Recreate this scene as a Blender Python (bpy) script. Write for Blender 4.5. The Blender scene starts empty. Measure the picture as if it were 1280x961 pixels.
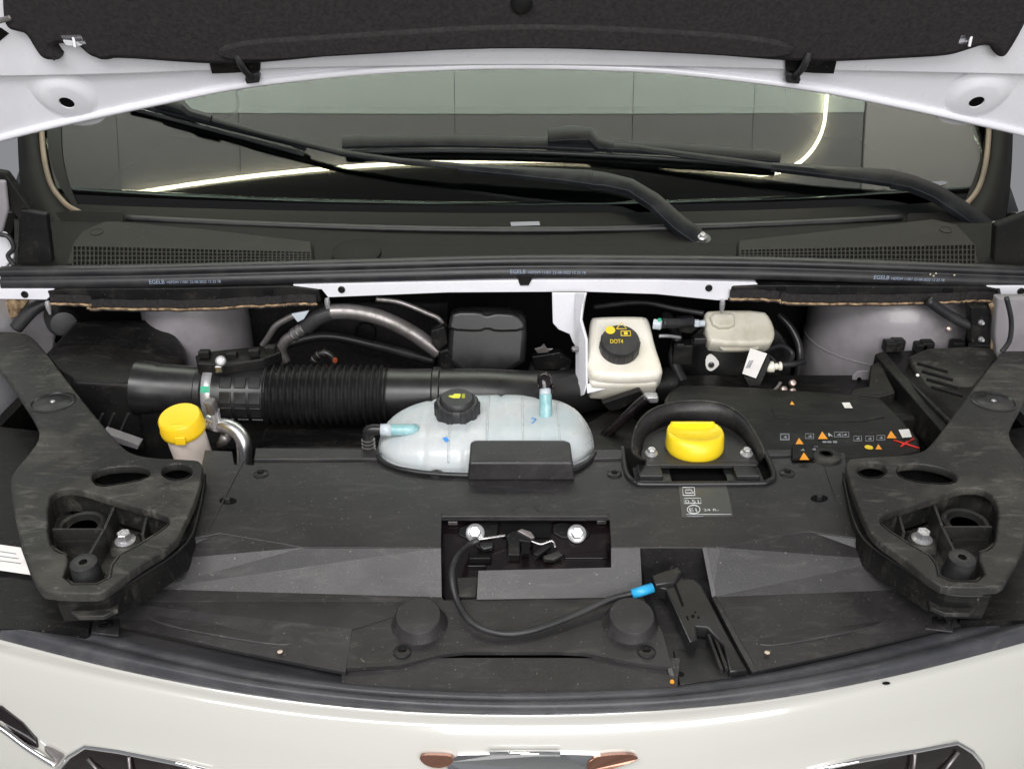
import bpy, bmesh, math, random
from mathutils import Vector, Matrix
random.seed(7)
R = math.radians
scene = bpy.context.scene
col = scene.collection

# ------------------------------------------------------------------ camera, world, lamps
CAM = Vector((0.0, -0.96, 1.685)); PITCH = R(27.0); FPX = 1200.0
cd = bpy.data.cameras.new('camera'); cam = bpy.data.objects.new('camera', cd); col.objects.link(cam)
cam.location = CAM; cam.rotation_euler = (R(90) - PITCH, 0, 0)
cd.sensor_fit = 'HORIZONTAL'; cd.sensor_width = 36.0; cd.lens = FPX / 1280.0 * 36.0
cd.clip_start = 0.02; cd.clip_end = 60
scene.camera = cam
w = bpy.data.worlds.new('World'); scene.world = w; w.use_nodes = True
w.node_tree.nodes['Background'].inputs[0].default_value = (0.93, 0.95, 1.0, 1)
w.node_tree.nodes['Background'].inputs[1].default_value = 0.27
def area(name, loc, target, sx, sy, power, color):
    l = bpy.data.lights.new(name, 'AREA'); l.shape = 'RECTANGLE'; l.size = sx; l.size_y = sy; l.energy = power; l.color = color
    o = bpy.data.objects.new(name, l); col.objects.link(o); o.location = loc
    o.rotation_euler = (Vector(target) - Vector(loc)).to_track_quat('-Z', 'Y').to_euler()
    return o
area('showroom_lamp', (-0.5, -1.5, 2.95), (0, 0.15, 0.95), 2.6, 0.9, 74, (1.0, 0.98, 0.97))
area('showroom_lamp', (0.9, -3.4, 2.2), (0, 0.1, 1.0), 3.2, 1.6, 105, (1.0, 0.985, 0.97))
area('added_ceiling_fill', (0, 1.98, 1.95), (0, 1.98, 3.0), 5.0, 0.4, 185, (1.0, 0.985, 0.96))  # added uplight without a visible source, brightens the ceiling mirrored in the glass
scene.view_settings.view_transform = 'Standard'; scene.view_settings.look = 'None'
scene.view_settings.gamma = 1; scene.view_settings.exposure = 0.0; scene.view_settings.use_curve_mapping = False

# ------------------------------------------------------------------ survey helpers: sight line -> point on a real plane
FWD = Vector((0, math.cos(PITCH), -math.sin(PITCH))); UP = Vector((0, math.sin(PITCH), math.cos(PITCH)))
def ray(u, v):
    return Vector(((u - 640) / FPX, 0, 0)) + UP * ((480.5 - v) / FPX) + FWD
def Z(u, v, z):
    d = ray(u, v); return CAM + d * ((z - CAM.z) / d.z)
def Y(u, v, y):
    d = ray(u, v); return CAM + d * ((y - CAM.y) / d.y)
class Plane:
    def __init__(s, o, ex, ey):
        s.o = Vector(o); s.ex = Vector(ex).normalized(); s.n = s.ex.cross(Vector(ey)).normalized(); s.ey = s.n.cross(s.ex)
    def hit(s, u, v, lift=0):
        d = ray(u, v); o = s.o + s.n * lift
        return CAM + d * ((o - CAM).dot(s.n) / d.dot(s.n))
    def loc(s, p):
        q = p - s.o; return (q.dot(s.ex), q.dot(s.ey))
def ZP(z): return Plane((0, 0, z), (1, 0, 0), (0, 1, 0))
def YP(y): return Plane((0, y, 1), (1, 0, 0), (0, 0, 1))
def chaikin(p, n=2, closed=True):
    for _ in range(n):
        q = []; m = len(p)
        for i in range(m if closed else m - 1):
            a, b = p[i], p[(i + 1) % m]
            q.append(tuple(a[k] * .75 + b[k] * .25 for k in range(len(a)))); q.append(tuple(a[k] * .25 + b[k] * .75 for k in range(len(a))))
        p = q if closed else [p[0]] + q + [p[-1]]
    return p
def oval(u, v, ru, rv, n=20, rot=0):
    return [(u + ru * math.cos(a) * math.cos(rot) - rv * math.sin(a) * math.sin(rot), v + ru * math.cos(a) * math.sin(rot) + rv * math.sin(a) * math.cos(rot)) for a in [2 * math.pi * i / n for i in range(n)]]
def interp(tab, x):
    if x <= tab[0][0]: return tab[0][1]
    for i in range(len(tab) - 1):
        if x <= tab[i + 1][0]:
            # Catmull-Rom so that long edges stay smooth
            p0 = tab[max(i - 1, 0)]; p1 = tab[i]; p2 = tab[i + 1]; p3 = tab[min(i + 2, len(tab) - 1)]
            t = (x - p1[0]) / (p2[0] - p1[0]); h = p2[0] - p1[0]
            m1 = (p2[1] - p0[1]) / max(p2[0] - p0[0], 1e-6) * h; m2 = (p3[1] - p1[1]) / max(p3[0] - p1[0], 1e-6) * h
            return (2*t**3 - 3*t*t + 1) * p1[1] + (t**3 - 2*t*t + t) * m1 + (-2*t**3 + 3*t*t) * p2[1] + (t**3 - t*t) * m2
    return tab[-1][1]

# ------------------------------------------------------------------ materials
M = {}
def mat(name, c, rough=.5, metal=0, c2=None, ns=8, lo=.45, hi=.65, bump=0, bs=400, coat=0, spec=.5, sss=0, rvar=.1, emit=0, dust=0, dcol=(.30, .28, .24), scuff=0):
    m = bpy.data.materials.new(name); m.use_nodes = True; nt = m.node_tree; b = nt.nodes['Principled BSDF']
    L = nt.links.new
    b.inputs['Base Color'].default_value = (*c, 1); b.inputs['Roughness'].default_value = rough; b.inputs['Metallic'].default_value = metal
    b.inputs['Coat Weight'].default_value = coat; b.inputs['Coat Roughness'].default_value = .03; b.inputs['Specular IOR Level'].default_value = spec
    if sss:
        b.inputs['Subsurface Weight'].default_value = sss; b.inputs['Subsurface Radius'].default_value = (.02, .02, .02); b.inputs['Subsurface Scale'].default_value = .5
    tc = nt.nodes.new('ShaderNodeTexCoord')
    if c2 or rvar:
        n = nt.nodes.new('ShaderNodeTexNoise'); n.inputs['Scale'].default_value = ns; n.inputs['Detail'].default_value = 8; n.inputs['Roughness'].default_value = .65
        L(tc.outputs['Object'], n.inputs['Vector'])
        mr = nt.nodes.new('ShaderNodeMapRange'); mr.inputs[1].default_value = lo; mr.inputs[2].default_value = hi
        L(n.outputs['Fac'], mr.inputs[0])
        if c2:
            mx = nt.nodes.new('ShaderNodeMix'); mx.data_type = 'RGBA'; mx.inputs['A'].default_value = (*c, 1); mx.inputs['B'].default_value = (*c2, 1)
            L(mr.outputs[0], mx.inputs['Factor']); L(mx.outputs['Result'], b.inputs['Base Color'])
        if (dust or scuff) and c2:
            cur = mx.outputs['Result']
            for kind, amt in (('speck', dust), ('scuff', scuff)):
                if not amt: continue
                nn = nt.nodes.new('ShaderNodeTexNoise'); mp = nt.nodes.new('ShaderNodeMapping'); L(tc.outputs['Object'], mp.inputs[0]); L(mp.outputs[0], nn.inputs['Vector'])
                if kind == 'speck':
                    nn.inputs['Scale'].default_value = 260; nn.inputs['Detail'].default_value = 2; a_, b_ = .70, .76
                else:
                    mp.inputs['Rotation'].default_value = (0, 0, .6); mp.inputs['Scale'].default_value = (1, 3.5, 1); nn.inputs['Scale'].default_value = 16; nn.inputs['Detail'].default_value = 10; nn.inputs['Roughness'].default_value = .72; nn.inputs['Distortion'].default_value = 1.2; a_, b_ = .53, .76
                m2 = nt.nodes.new('ShaderNodeMapRange'); m2.inputs[1].default_value = a_; m2.inputs[2].default_value = b_; m2.inputs[4].default_value = amt
                L(nn.outputs['Fac'], m2.inputs[0])
                x2 = nt.nodes.new('ShaderNodeMix'); x2.data_type = 'RGBA'; x2.inputs['B'].default_value = (*dcol, 1)
                L(m2.outputs[0], x2.inputs['Factor']); L(cur, x2.inputs['A']); cur = x2.outputs['Result']
            L(cur, b.inputs['Base Color'])
        if rvar:
            rr = nt.nodes.new('ShaderNodeMapRange'); rr.inputs[3].default_value = max(rough - rvar, .02); rr.inputs[4].default_value = min(rough + rvar, 1)
            L(n.outputs['Fac'], rr.inputs[0]); rr.inputs[1].default_value = .3; rr.inputs[2].default_value = .7
            L(rr.outputs[0], b.inputs['Roughness'])
    if coat == 1: b.inputs['Coat IOR'].default_value = 1.75
    if bump:
        n2 = nt.nodes.new('ShaderNodeTexNoise'); n2.inputs['Scale'].default_value = bs; n2.inputs['Detail'].default_value = 3
        L(tc.outputs['Object'], n2.inputs['Vector'])
        bp = nt.nodes.new('ShaderNodeBump'); bp.inputs['Strength'].default_value = bump; bp.inputs['Distance'].default_value = .001
        L(n2.outputs['Fac'], bp.inputs['Height']); L(bp.outputs[0], b.inputs['Normal'])
    if emit:
        b.inputs['Emission Color'].default_value = (*c, 1); b.inputs['Emission Strength'].default_value = emit
    M[name] = m; return m
mat('cover_plastic', (.019, .018, .019), .40, c2=(.033, .0315, .0325), ns=9, lo=.42, hi=.66, bump=.35, bs=900, dust=.5, scuff=.14, rvar=.14)
mat('bracket_plastic', (.020, .020, .019), .5, spec=.36, c2=(.078, .073, .062), ns=9, lo=.48, hi=.72, bump=.4, bs=500, dust=.35, scuff=.34, rvar=.14)
mat('dark_plastic', (.0065, .0062, .0065), .42, spec=.2, c2=(.013, .0125, .012), ns=9, bump=.2, bs=700, dust=.3, scuff=.1)
mat('smooth_plastic', (.011, .011, .0115), .33, c2=(.02, .0195, .02), ns=12, dust=.15)
mat('gloss_black', (.009, .006, .007), .16, c2=(.03, .022, .02), ns=25, lo=.55, hi=.8)
mat('rubber', (.015, .015, .017), .44, c2=(.03, .03, .031), ns=14, bump=.2, bs=600)
mat('front_rubber', (.038, .039, .045), .4, dust=.25, scuff=.15, c2=(.060, .060, .067), ns=10, bump=.2, bs=500)
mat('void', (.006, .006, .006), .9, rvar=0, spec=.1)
mat('felt', (.022, .0205, .021), .95, c2=(.042, .038, .039), ns=160, lo=.35, hi=.7, bump=1.0, bs=1100, spec=.1)
mat('fibre_edge', (.42, .3, .18), .95, c2=(.08, .05, .035), ns=70, lo=.4, hi=.62, bump=1, bs=500, spec=.1)
mat('white_paint', (.74, .74, .78), .28, coat=.6, rvar=.04, c2=(.70, .70, .745), ns=6)
mat('body_paint', (.50, .495, .46), .22, coat=1, rvar=.03, spec=.8)
mat('floor_tile', (.42, .42, .41), .35, c2=(.36, .36, .35), ns=3)
mat('wiper_black', (.008, .009, .011), .36, spec=.25, c2=(.017, .018, .02), ns=20, dust=.15)
mat('tower_paint', (.25, .235, .25), .4, c2=(.19, .178, .186), ns=9, coat=.3)
mat('steel', (.55, .54, .55), .3, 1, c2=(.38, .36, .35), ns=60)
mat('zinc', (.52, .52, .54), .32, .6, c2=(.40, .39, .38), ns=90)
mat('aluminium', (.62, .62, .64), .32, 1, c2=(.5, .49, .49), ns=40)
mat('dull_pipe', (.27, .25, .25), .42, .75, c2=(.16, .15, .14), ns=40)
mat('chrome', (.85, .85, .86), .06, 1, rvar=0)
mat('brown_reflection', (.33, .17, .12), .12, .8, rvar=0)  # brown reflection painted into the colour of the chrome emblem lobes
mat('tank_plastic', (.56, .585, .595), .3, c2=(.45, .52, .545), ns=14, sss=.35, lo=.45, hi=.7)
mat('milk_plastic', (.80, .77, .69), .34, c2=(.72, .68, .57), ns=12, sss=.35)
mat('aged_plastic', (.56, .54, .46), .4, c2=(.44, .41, .33), ns=16, sss=.3)
mat('washer_plastic', (.95, .84, .76), .4, c2=(.92, .79, .70), ns=12, sss=.3)
mat('yellow_plastic', (.92, .61, .02), .34, c2=(.90, .57, .015), ns=10, sss=.1)
mat('lemon_plastic', (.86, .64, .02), .34, c2=(.84, .6, .015), ns=10, sss=.1)
mat('aqua_plastic', (.24, .44, .46), .22, c2=(.34, .54, .57), ns=40, sss=.3)
mat('clear_plastic', (.5, .55, .6), .2, sss=.3)
mat('blue_plastic', (.03, .36, .68), .35, rvar=.03)
mat('blue_ink', (.05, .28, .7), .5, rvar=0)
mat('green_ink', (.02, .35, .2), .5, rvar=0)
mat('print_white', (.62, .64, .64), .6, rvar=0)
mat('print_grey', (.22, .23, .25), .6, rvar=0)
mat('print_blue', (.28, .34, .45), .6, rvar=0)
mat('print_yellow', (.75, .55, .03), .6, rvar=0)
mat('print_lime', (.68, .68, .06), .6, rvar=0)
mat('print_orange', (.85, .33, .02), .5, rvar=0)
mat('print_red', (.75, .03, .02), .6, rvar=0)
mat('label_film', (.058, .057, .054), .3, rvar=0)
mat('paper', (.72, .70, .68), .6, c2=(.66, .63, .6), ns=40)
mat('copper', (.42, .33, .30), .35, .8)
mat('orange_rubber', (.25, .05, .015), .5)
mat('cowl_plastic', (.015, .0142, .0125), .55, dust=.25, spec=.2, c2=(.028, .0265, .023), ns=5, bump=.3, bs=800)
mat('pillar_trim', (.007, .0068, .0066), .6, spec=.16, dust=.12, c2=(.014, .0135, .0125), ns=6, bump=.2, bs=700)
mat('trim_bead', (.22, .17, .12), .5, c2=(.15, .115, .085), ns=8)
mat('frit', (.004, .005, .005), .3, rvar=0, spec=.3)
mat('ceiling_panel', (.66, .72, .63), .8, rvar=0)
mat('ceiling_grey', (.29, .285, .265), .8, rvar=0)
mat('ceiling_pale', (.50, .475, .43), .8, rvar=0)
mat('ceiling_dark', (.012, .012, .012), .9, rvar=0)
mat('led', (1, .90, .64), .5, emit=30, rvar=0)
mat('dust_speck', (.5, .42, .33), .9, rvar=0)
def glassmat():
    m = bpy.data.materials.new('glass'); m.use_nodes = True; nt = m.node_tree; b = nt.nodes['Principled BSDF']
    b.inputs['Base Color'].default_value = (.34, .42, .40, 1); b.inputs['Roughness'].default_value = 0.0
    b.inputs['Transmission Weight'].default_value = 1; b.inputs['IOR'].default_value = 1.62
    M['glass'] = m
glassmat()

# ------------------------------------------------------------------ object helpers
W = {}
def link(o, parent, wl):
    col.objects.link(o); o.location = wl; W[o.name] = Vector(wl)
    if parent is not None:
        o.parent = parent; o.matrix_parent_inverse = Matrix.Translation(-W[parent.name])
    return o
def tag(o, label, cat, group=None):
    o['label'] = label; o['category'] = cat
    if group: o['group'] = group
    return o
def thing(name, loc, label, cat, group=None):
    o = bpy.data.objects.new(name, None); o.empty_display_size = .02
    link(o, None, Vector(loc)); return tag(o, label, cat, group)
def finish(name, me, m, parent, smooth=False, bevel=0, sub=0, seg=2, solid=0, angle=35):
    c = sum((v.co for v in me.vertices), Vector()) / max(len(me.vertices), 1)
    for v in me.vertices: v.co -= c
    me.materials.clear(); me.materials.append(M[m])
    for p in me.polygons: p.use_smooth = smooth; p.material_index = 0
    o = bpy.data.objects.new(name, me); link(o, parent, c)
    if solid:
        md = o.modifiers.new('solid', 'SOLIDIFY'); md.thickness = solid; md.offset = -1
    if sub:
        md = o.modifiers.new('sub', 'SUBSURF'); md.levels = sub; md.render_levels = sub
    if bevel:
        md = o.modifiers.new('bevel', 'BEVEL'); md.width = bevel; md.segments = seg; md.limit_method = 'ANGLE'; md.angle_limit = R(angle); md.harden_normals = False
        for p in me.polygons: p.use_smooth = True
        wn = o.modifiers.new('wn', 'WEIGHTED_NORMAL'); wn.keep_sharp = False
    return o
def mesh(name, vs, fs, m, parent=None, **k):
    me = bpy.data.meshes.new(name); me.from_pydata([Vector(v) for v in vs], [], fs)
    bm = bmesh.new(); bm.from_mesh(me); bmesh.ops.recalc_face_normals(bm, faces=bm.faces); bm.to_mesh(me); bm.free()
    return finish(name, me, m, parent, **k)
def sheet(name, vs, fs, m, parent=None, **k):      # open surface: faces wound towards the viewer
    me = bpy.data.meshes.new(name); me.from_pydata([Vector(v) for v in vs], [], fs)
    bm = bmesh.new(); bm.from_mesh(me); bm.normal_update()
    bad = [f for f in bm.faces if f.normal.dot(CAM - f.calc_center_median()) < 0]
    bmesh.ops.reverse_faces(bm, faces=bad); bm.to_mesh(me); bm.free()
    return finish(name, me, m, parent, **k)
def prism(name, top, vec, m, parent=None, scale=1.0, **k):
    n = len(top); vec = Vector(vec); c = sum(top, Vector()) / n
    bot = [c + (p - c) * scale + vec for p in top]
    fs = [list(range(n)), list(range(n, 2 * n))[::-1]] + [[i, (i + 1) % n, (i + 1) % n + n, i + n] for i in range(n)]
    return mesh(name, list(top) + bot, fs, m, parent, **k)
def box(name, c, d, m, parent=None, rot=None, **k):
    c = Vector(c); Rm = rot or Matrix.Identity(3)
    p = [c + Rm @ Vector((sx * d[0] / 2, sy * d[1] / 2, d[2] / 2)) for sx, sy in ((-1, -1), (1, -1), (1, 1), (-1, 1))]
    return prism(name, p, Rm @ Vector((0, 0, -d[2])), m, parent, **k)
def lathe(name, prof, loc, axis, m, parent=None, segs=32, smooth=True, **k):
    axis = Vector(axis).normalized(); q = Vector((0, 0, 1)).rotation_difference(axis).to_matrix(); loc = Vector(loc)
    vs = []; fs = []
    for r, h in prof:
        for i in range(segs):
            a = 2 * math.pi * i / segs; vs.append(loc + q @ Vector((r * math.cos(a), r * math.sin(a), h)))
    for j in range(len(prof) - 1):
        for i in range(segs):
            fs.append([j * segs + i, j * segs + (i + 1) % segs, (j + 1) * segs + (i + 1) % segs, (j + 1) * segs + i])
    if prof[0][0] > 1e-6: fs.append(list(range(segs))[::-1])
    if prof[-1][0] > 1e-6: fs.append([(len(prof) - 1) * segs + i for i in range(segs)])
    o = mesh(name, vs, fs, m, parent, smooth=smooth, **k)
    if smooth and not k.get('bevel'):
        for p in o.data.polygons: p.use_smooth = True
        md = o.modifiers.new('es', 'EDGE_SPLIT'); md.split_angle = R(40)
    return o
def catmull(p, n=8):
    out = []
    for i in range(len(p) - 1):
        a, b, c, d = p[max(i - 1, 0)], p[i], p[i + 1], p[min(i + 2, len(p) - 1)]
        for k in range(n):
            t = k / n
            out.append(.5 * ((2 * b) + (c - a) * t + (2 * a - 5 * b + 4 * c - d) * t * t + (3 * b - a - 3 * c + d) * t ** 3))
    out.append(p[-1]); return out
def tube(name, pts, r, m, parent=None, segs=12, n=8, flat=1.0, smooth=True, closed=False):
    pts = [Vector(p) for p in pts]
    pp = catmull(pts, n) if len(pts) > 2 and n > 1 else pts
    N = len(pp); vs = []; fs = []
    rr = r if callable(r) else (lambda t: r)
    up = Vector((0, 0, 1))
    t0 = (pp[1] - pp[0]).normalized(); nrm = (up - t0 * up.dot(t0))
    if nrm.length < .05: nrm = Vector((0, -1, 0)) - t0 * (-t0.y)
    nrm.normalize()
    for i in range(N):
        t = (pp[min(i + 1, N - 1)] - pp[max(i - 1, 0)]).normalized()
        nrm = (nrm - t * nrm.dot(t)).normalized(); b = t.cross(nrm); q = rr(i / (N - 1))
        for k in range(segs):
            a = 2 * math.pi * k / segs; vs.append(pp[i] + nrm * math.sin(a) * q * flat + b * math.cos(a) * q)
    for i in range(N - 1):
        for k in range(segs): fs.append([i * segs + k, i * segs + (k + 1) % segs, (i + 1) * segs + (k + 1) % segs, (i + 1) * segs + k])
    fs.append(list(range(segs))[::-1]); fs.append([(N - 1) * segs + k for k in range(segs)])
    o = mesh(name, vs, fs, m, parent, smooth=smooth)
    return o
def plate(name, pl, loops, depth, m, parent=None, bevel=.002, lift=0, smooth_n=2):
    cu = bpy.data.curves.new('t', 'CURVE'); cu.dimensions = '2D'; cu.fill_mode = 'BOTH'
    bevel = min(bevel, depth * .45); cu.extrude = depth / 2 - bevel; cu.bevel_depth = bevel; cu.bevel_resolution = 2; cu.offset = -bevel
    for L in loops:
        if smooth_n: L = chaikin(L, smooth_n)
        pts = [pl.loc(pl.hit(*q)) for q in L]
        s = cu.splines.new('POLY'); s.points.add(len(pts) - 1); s.use_cyclic_u = True
        for i, p in enumerate(pts): s.points[i].co = (p[0], p[1], 0, 1)
    o = bpy.data.objects.new('t', cu); me = bpy.data.meshes.new_from_object(o)
    bpy.data.objects.remove(o); bpy.data.curves.remove(cu); me.name = name
    o0 = pl.o + pl.n * (lift - depth / 2)
    for v in me.vertices: v.co = o0 + pl.ex * v.co.x + pl.ey * v.co.y + pl.n * v.co.z
    ob = finish(name, me, m, parent, smooth=True)
    md = ob.modifiers.new('es', 'EDGE_SPLIT'); md.split_angle = R(38)
    return ob
def loft(name, rows, m, parent=None, closed=False, **k):
    n = len(rows[0]); vs = [p for r in rows for p in r]; fs = []
    for j in range(len(rows) - 1):
        for i in range(n if closed else n - 1):
            fs.append([j * n + i, j * n + (i + 1) % n, (j + 1) * n + (i + 1) % n, (j + 1) * n + i])
    return (mesh if closed else sheet)(name, vs, fs, m, parent, **k)
def text(name, s, pl, u0, v0, u1, m, parent, lift=.0006, height=None, rise=0):
    cu = bpy.data.curves.new('t', 'FONT'); cu.body = s; cu.size = 1
    o = bpy.data.objects.new('t', cu); me = bpy.data.meshes.new_from_object(o)
    bpy.data.objects.remove(o); bpy.data.curves.remove(cu); me.name = name
    a = pl.hit(u0, v0, lift); b = pl.hit(u1, v0 + rise, lift); ex = b - a; wd = ex.length; ex.normalize(); ey = pl.n.cross(ex)
    mx = max(v.co.x for v in me.vertices); mn = min(v.co.x for v in me.vertices); hy = max(v.co.y for v in me.vertices)
    sx = wd / (mx - mn); sy = (height / hy) if height else sx
    for v in me.vertices: v.co = a + ex * (v.co.x - mn) * sx + ey * v.co.y * sy
    return finish(name, me, m, parent)
def decal(name, pl, pts, m, parent, lift=.0005):
    return sheet(name, [pl.hit(u, v, lift) for u, v in pts], [list(range(len(pts)))], m, parent)
def bolt(name, loc, axis, r, parent, m='zinc', h=.009):
    f = lathe(name, [(r, 0), (r, .002), (r * .72, .004)], loc, axis, m, parent, segs=24)
    lathe('hex_head', [(r * .66, .0035), (r * .66, h - .001), (r * .56, h), (r * .4, h), (r * .34, h - .0015)], loc, axis, m, f, segs=6, smooth=False)
    return f
def structure(o):
    o['kind'] = 'structure'; return o

# ------------------------------------------------------------------ windscreen surface
KS = math.tan(R(33)); WY, WZ, WC = .77, 1.14, .13
def Fw(p): return p.z - WZ - (p.y - WY - WC * p.x ** 2) * KS
def Wn(p): return Vector((2 * WC * p.x * KS, -KS, 1)).normalized()
def WS(u, v, lift=0):
    d = ray(u, v); a, b = .9, 4.0
    for _ in range(50):
        m = (a + b) / 2
        if Fw(CAM + d * m) > 0: a = m
        else: b = m
    p = CAM + d * a; return p + Wn(p) * lift
def mirror(u, v, zc):
    p = WS(u, v); d = ray(u, v).normalized(); n = Wn(p); r = d - n * 2 * d.dot(n); return p + r * ((zc - p.z) / r.z)

# ------------------------------------------------------------------ setting: dark bay behind the parts
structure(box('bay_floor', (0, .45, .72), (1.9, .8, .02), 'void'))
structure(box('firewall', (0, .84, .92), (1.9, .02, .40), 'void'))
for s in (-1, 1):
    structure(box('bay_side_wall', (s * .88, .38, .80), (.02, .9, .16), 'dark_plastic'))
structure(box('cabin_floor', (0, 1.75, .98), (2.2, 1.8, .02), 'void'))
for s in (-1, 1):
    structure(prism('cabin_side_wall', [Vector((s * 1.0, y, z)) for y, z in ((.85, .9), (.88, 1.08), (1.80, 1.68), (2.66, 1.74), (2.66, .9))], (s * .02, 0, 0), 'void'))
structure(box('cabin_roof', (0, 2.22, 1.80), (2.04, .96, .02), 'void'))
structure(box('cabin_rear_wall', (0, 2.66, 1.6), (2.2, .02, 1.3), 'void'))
structure(box('floor', (0, -3.2, -.01), (9, 8.0, .02), 'floor_tile'))
# ceiling over the windscreen, seen mirrored in the glass
ZC = 3.05

xs = [-4.2, -1.92, -1.28, -.26, .55, 1.12, 1.68]          # panel joints
for i in range(len(xs) - 1):
    a, b = xs[i] + .0015, xs[i + 1] - .0015; n = 8
    arc = [(a + (b - a) * k / n) for k in range(n + 1)]
    structure(prism('ceiling_panel', [Vector((x, 1.42 + .066 * x * x, ZC)) for x in arc][::-1] + [Vector((x, 1.16 + .012 * x * x, ZC)) for x in arc], (0, 0, .02), 'ceiling_grey'))
    structure(prism('ceiling_panel', [Vector((x, 1.402 + .066 * x * x, ZC - .006)) for x in arc] + [Vector((b, 2.9, ZC - .006)), Vector((a, 2.9, ZC - .006))], (0, 0, .005), 'ceiling_panel'))
structure(box('ceiling_panel', (3.09, 1.95, ZC), (2.8, 1.5, .02), 'ceiling_pale'))
bx_ = [-4.2 + .35 * k for k in range(25)]
structure(prism('ceiling_bulkhead', [Vector((x, 1.206 + .019 * min(x * x, 4.5), ZC - .01)) for x in bx_] + [Vector((4.2, .6, ZC - .01)), Vector((-4.2, .6, ZC - .01))], (0, 0, .008), 'ceiling_dark'))
t = thing('ceiling_light', (0, 1.235, ZC - .02), 'glowing warm LED strip light mirrored as a bent line in the windscreen', 'light')
lp = [Vector((x, 1.222 + .018 * x * x, ZC - .022)) for x in (-1.9, -1.62, -1.2, -.6, 0, .6, 1.1)]
for k in range(1, 9):
    a = R(90 * k / 8); lp.append(Vector((1.1 + .37 * math.sin(a), 1.244 + .30 - .30 * math.cos(a), ZC - .022)))
lp += [Vector((1.475, y, ZC - .022)) for y in (1.7, 1.95, 2.2)]
tube('diffuser', lp, .0075, 'led', t, segs=8, n=4)

# ------------------------------------------------------------------ windscreen
t = thing('windscreen', (0, .77, 1.14), 'sloping windscreen glass mirroring the ceiling behind the wipers', 'windscreen')
rows = []
for j in range(17):
    s_ = -.02 + j * .075
    rows.append([Vector((x, WY + WC * x * x + s_ * math.cos(R(33)), WZ + s_ * math.sin(R(33)))) for x in [-1.0 + 2.0 * i / 40 for i in range(41)]])
g = loft('glass_pane', rows, 'glass', t, smooth=True, solid=.004)
def wstrip(name, a, b, m, parent, lift=.0015, n=10, **k):
    def rs(p):
        p = chaikin(p, 2, False); out = []
        for i in range(len(p) - 1):
            for k in range(5): out.append((p[i][0] + (p[i+1][0] - p[i][0]) * k / 5, p[i][1] + (p[i+1][1] - p[i][1]) * k / 5))
        return out + [p[-1]]
    a = rs(a); b = rs(b)
    return loft(name, [[WS(u, v, lift) for u, v in a], [WS(u, v, lift) for u, v in b]], m, parent, smooth=True, **k)
wstrip('frit_band', [(78, 90), (76, 160), (80, 215), (100, 262)], [(56, 90), (58, 165), (66, 220), (98, 268)], 'frit', t)
wstrip('frit_band', [(1233, 90), (1232, 165), (1222, 215), (1205, 252)], [(1262, 90), (1256, 165), (1243, 222), (1210, 258)], 'frit', t)
wstrip('frit_band', [(98, 256), (160, 259), (400, 265), (640, 268), (900, 265), (1130, 257), (1206, 250)], [(98, 290), (160, 296), (400, 303), (640, 306), (900, 303), (1130, 296), (1206, 285)], 'frit', t)
decal_pts = [(638, 279), (674, 278), (675, 283), (639, 284)]
sheet('maker_mark', [WS(u, v, .003) for u, v in decal_pts], [[0, 1, 2, 3]], 'print_grey', t)
sheet('grey_patch', [WS(u, v, .001) for u, v in chaikin([(1139, 229), (1184, 226), (1184, 232), (1142, 235)], 2)], [list(range(16))], 'print_grey', t)  # small flat grey patch laid on the glass
tube('base_rubber', [WS(u, v, .004) for u, v in [(160, 274), (300, 281), (480, 287), (640, 289), (800, 287), (1000, 280), (1125, 273)]], .009, 'rubber', t, segs=10, flat=.6)
# dashboard below the glass
box('dash', (0, 1.28, 1.075), (1.9, .86, .03), 'void', thing('dashboard', (0, 1.25, 1.0), 'dark dashboard top seen dimly through the lower windscreen', 'dashboard'), bevel=.01)
# pillar trims
for side, lab in ((0, 'black plastic pillar trim at the left end of the windscreen'), (1, 'black plastic pillar trim beside the pivot of the right wiper')):
    f = (lambda p: p) if side == 0 else (lambda p: [(1288 - u, v + 2) for u, v in p])
    t = thing('pillar_trim', WS(*f([(40, 290)])[0]), lab, 'trim', 'pillar trims')
    outer = f([(22, 60), (22, 180), (28, 260), (40, 300), (52, 318)])
    inner = f([(50, 60), (50, 165), (60, 228), (84, 262), (98, 272)])
    mid = f([(36, 60), (36, 172), (46, 240), (64, 278), (76, 296)])
    o_, i_, m_ = chaikin(outer, 2, False), chaikin(inner, 2, False), chaikin(mid, 2, False)
    loft('panel', [[WS(u, v, .002) for u, v in o_], [WS(u, v, .018) for u, v in m_], [WS(u, v, .008) for u, v in i_]], 'pillar_trim', t, smooth=True, solid=.01)
    tube('bead', [WS(u, v, .006) for u, v in f([(54, 60), (54, 165), (63, 226), (82, 256), (101, 268)])], .0055, 'trim_bead', t)
    prism('corner_piece', [WS(u, v, .014) for u, v in f([(98, 268), (60, 272), (52, 296), (56, 302), (90, 290), (118, 285), (158, 290), (158, 270)])], (0, .0, -.012), 'pillar_trim', t, bevel=.003)
    lathe('dimple', [(.010, 0), (.010, .002), (.006, .0005)], WS(*f([(67, 288)])[0], .013), (0, -.5, 1), 'gloss_black', t)

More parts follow.
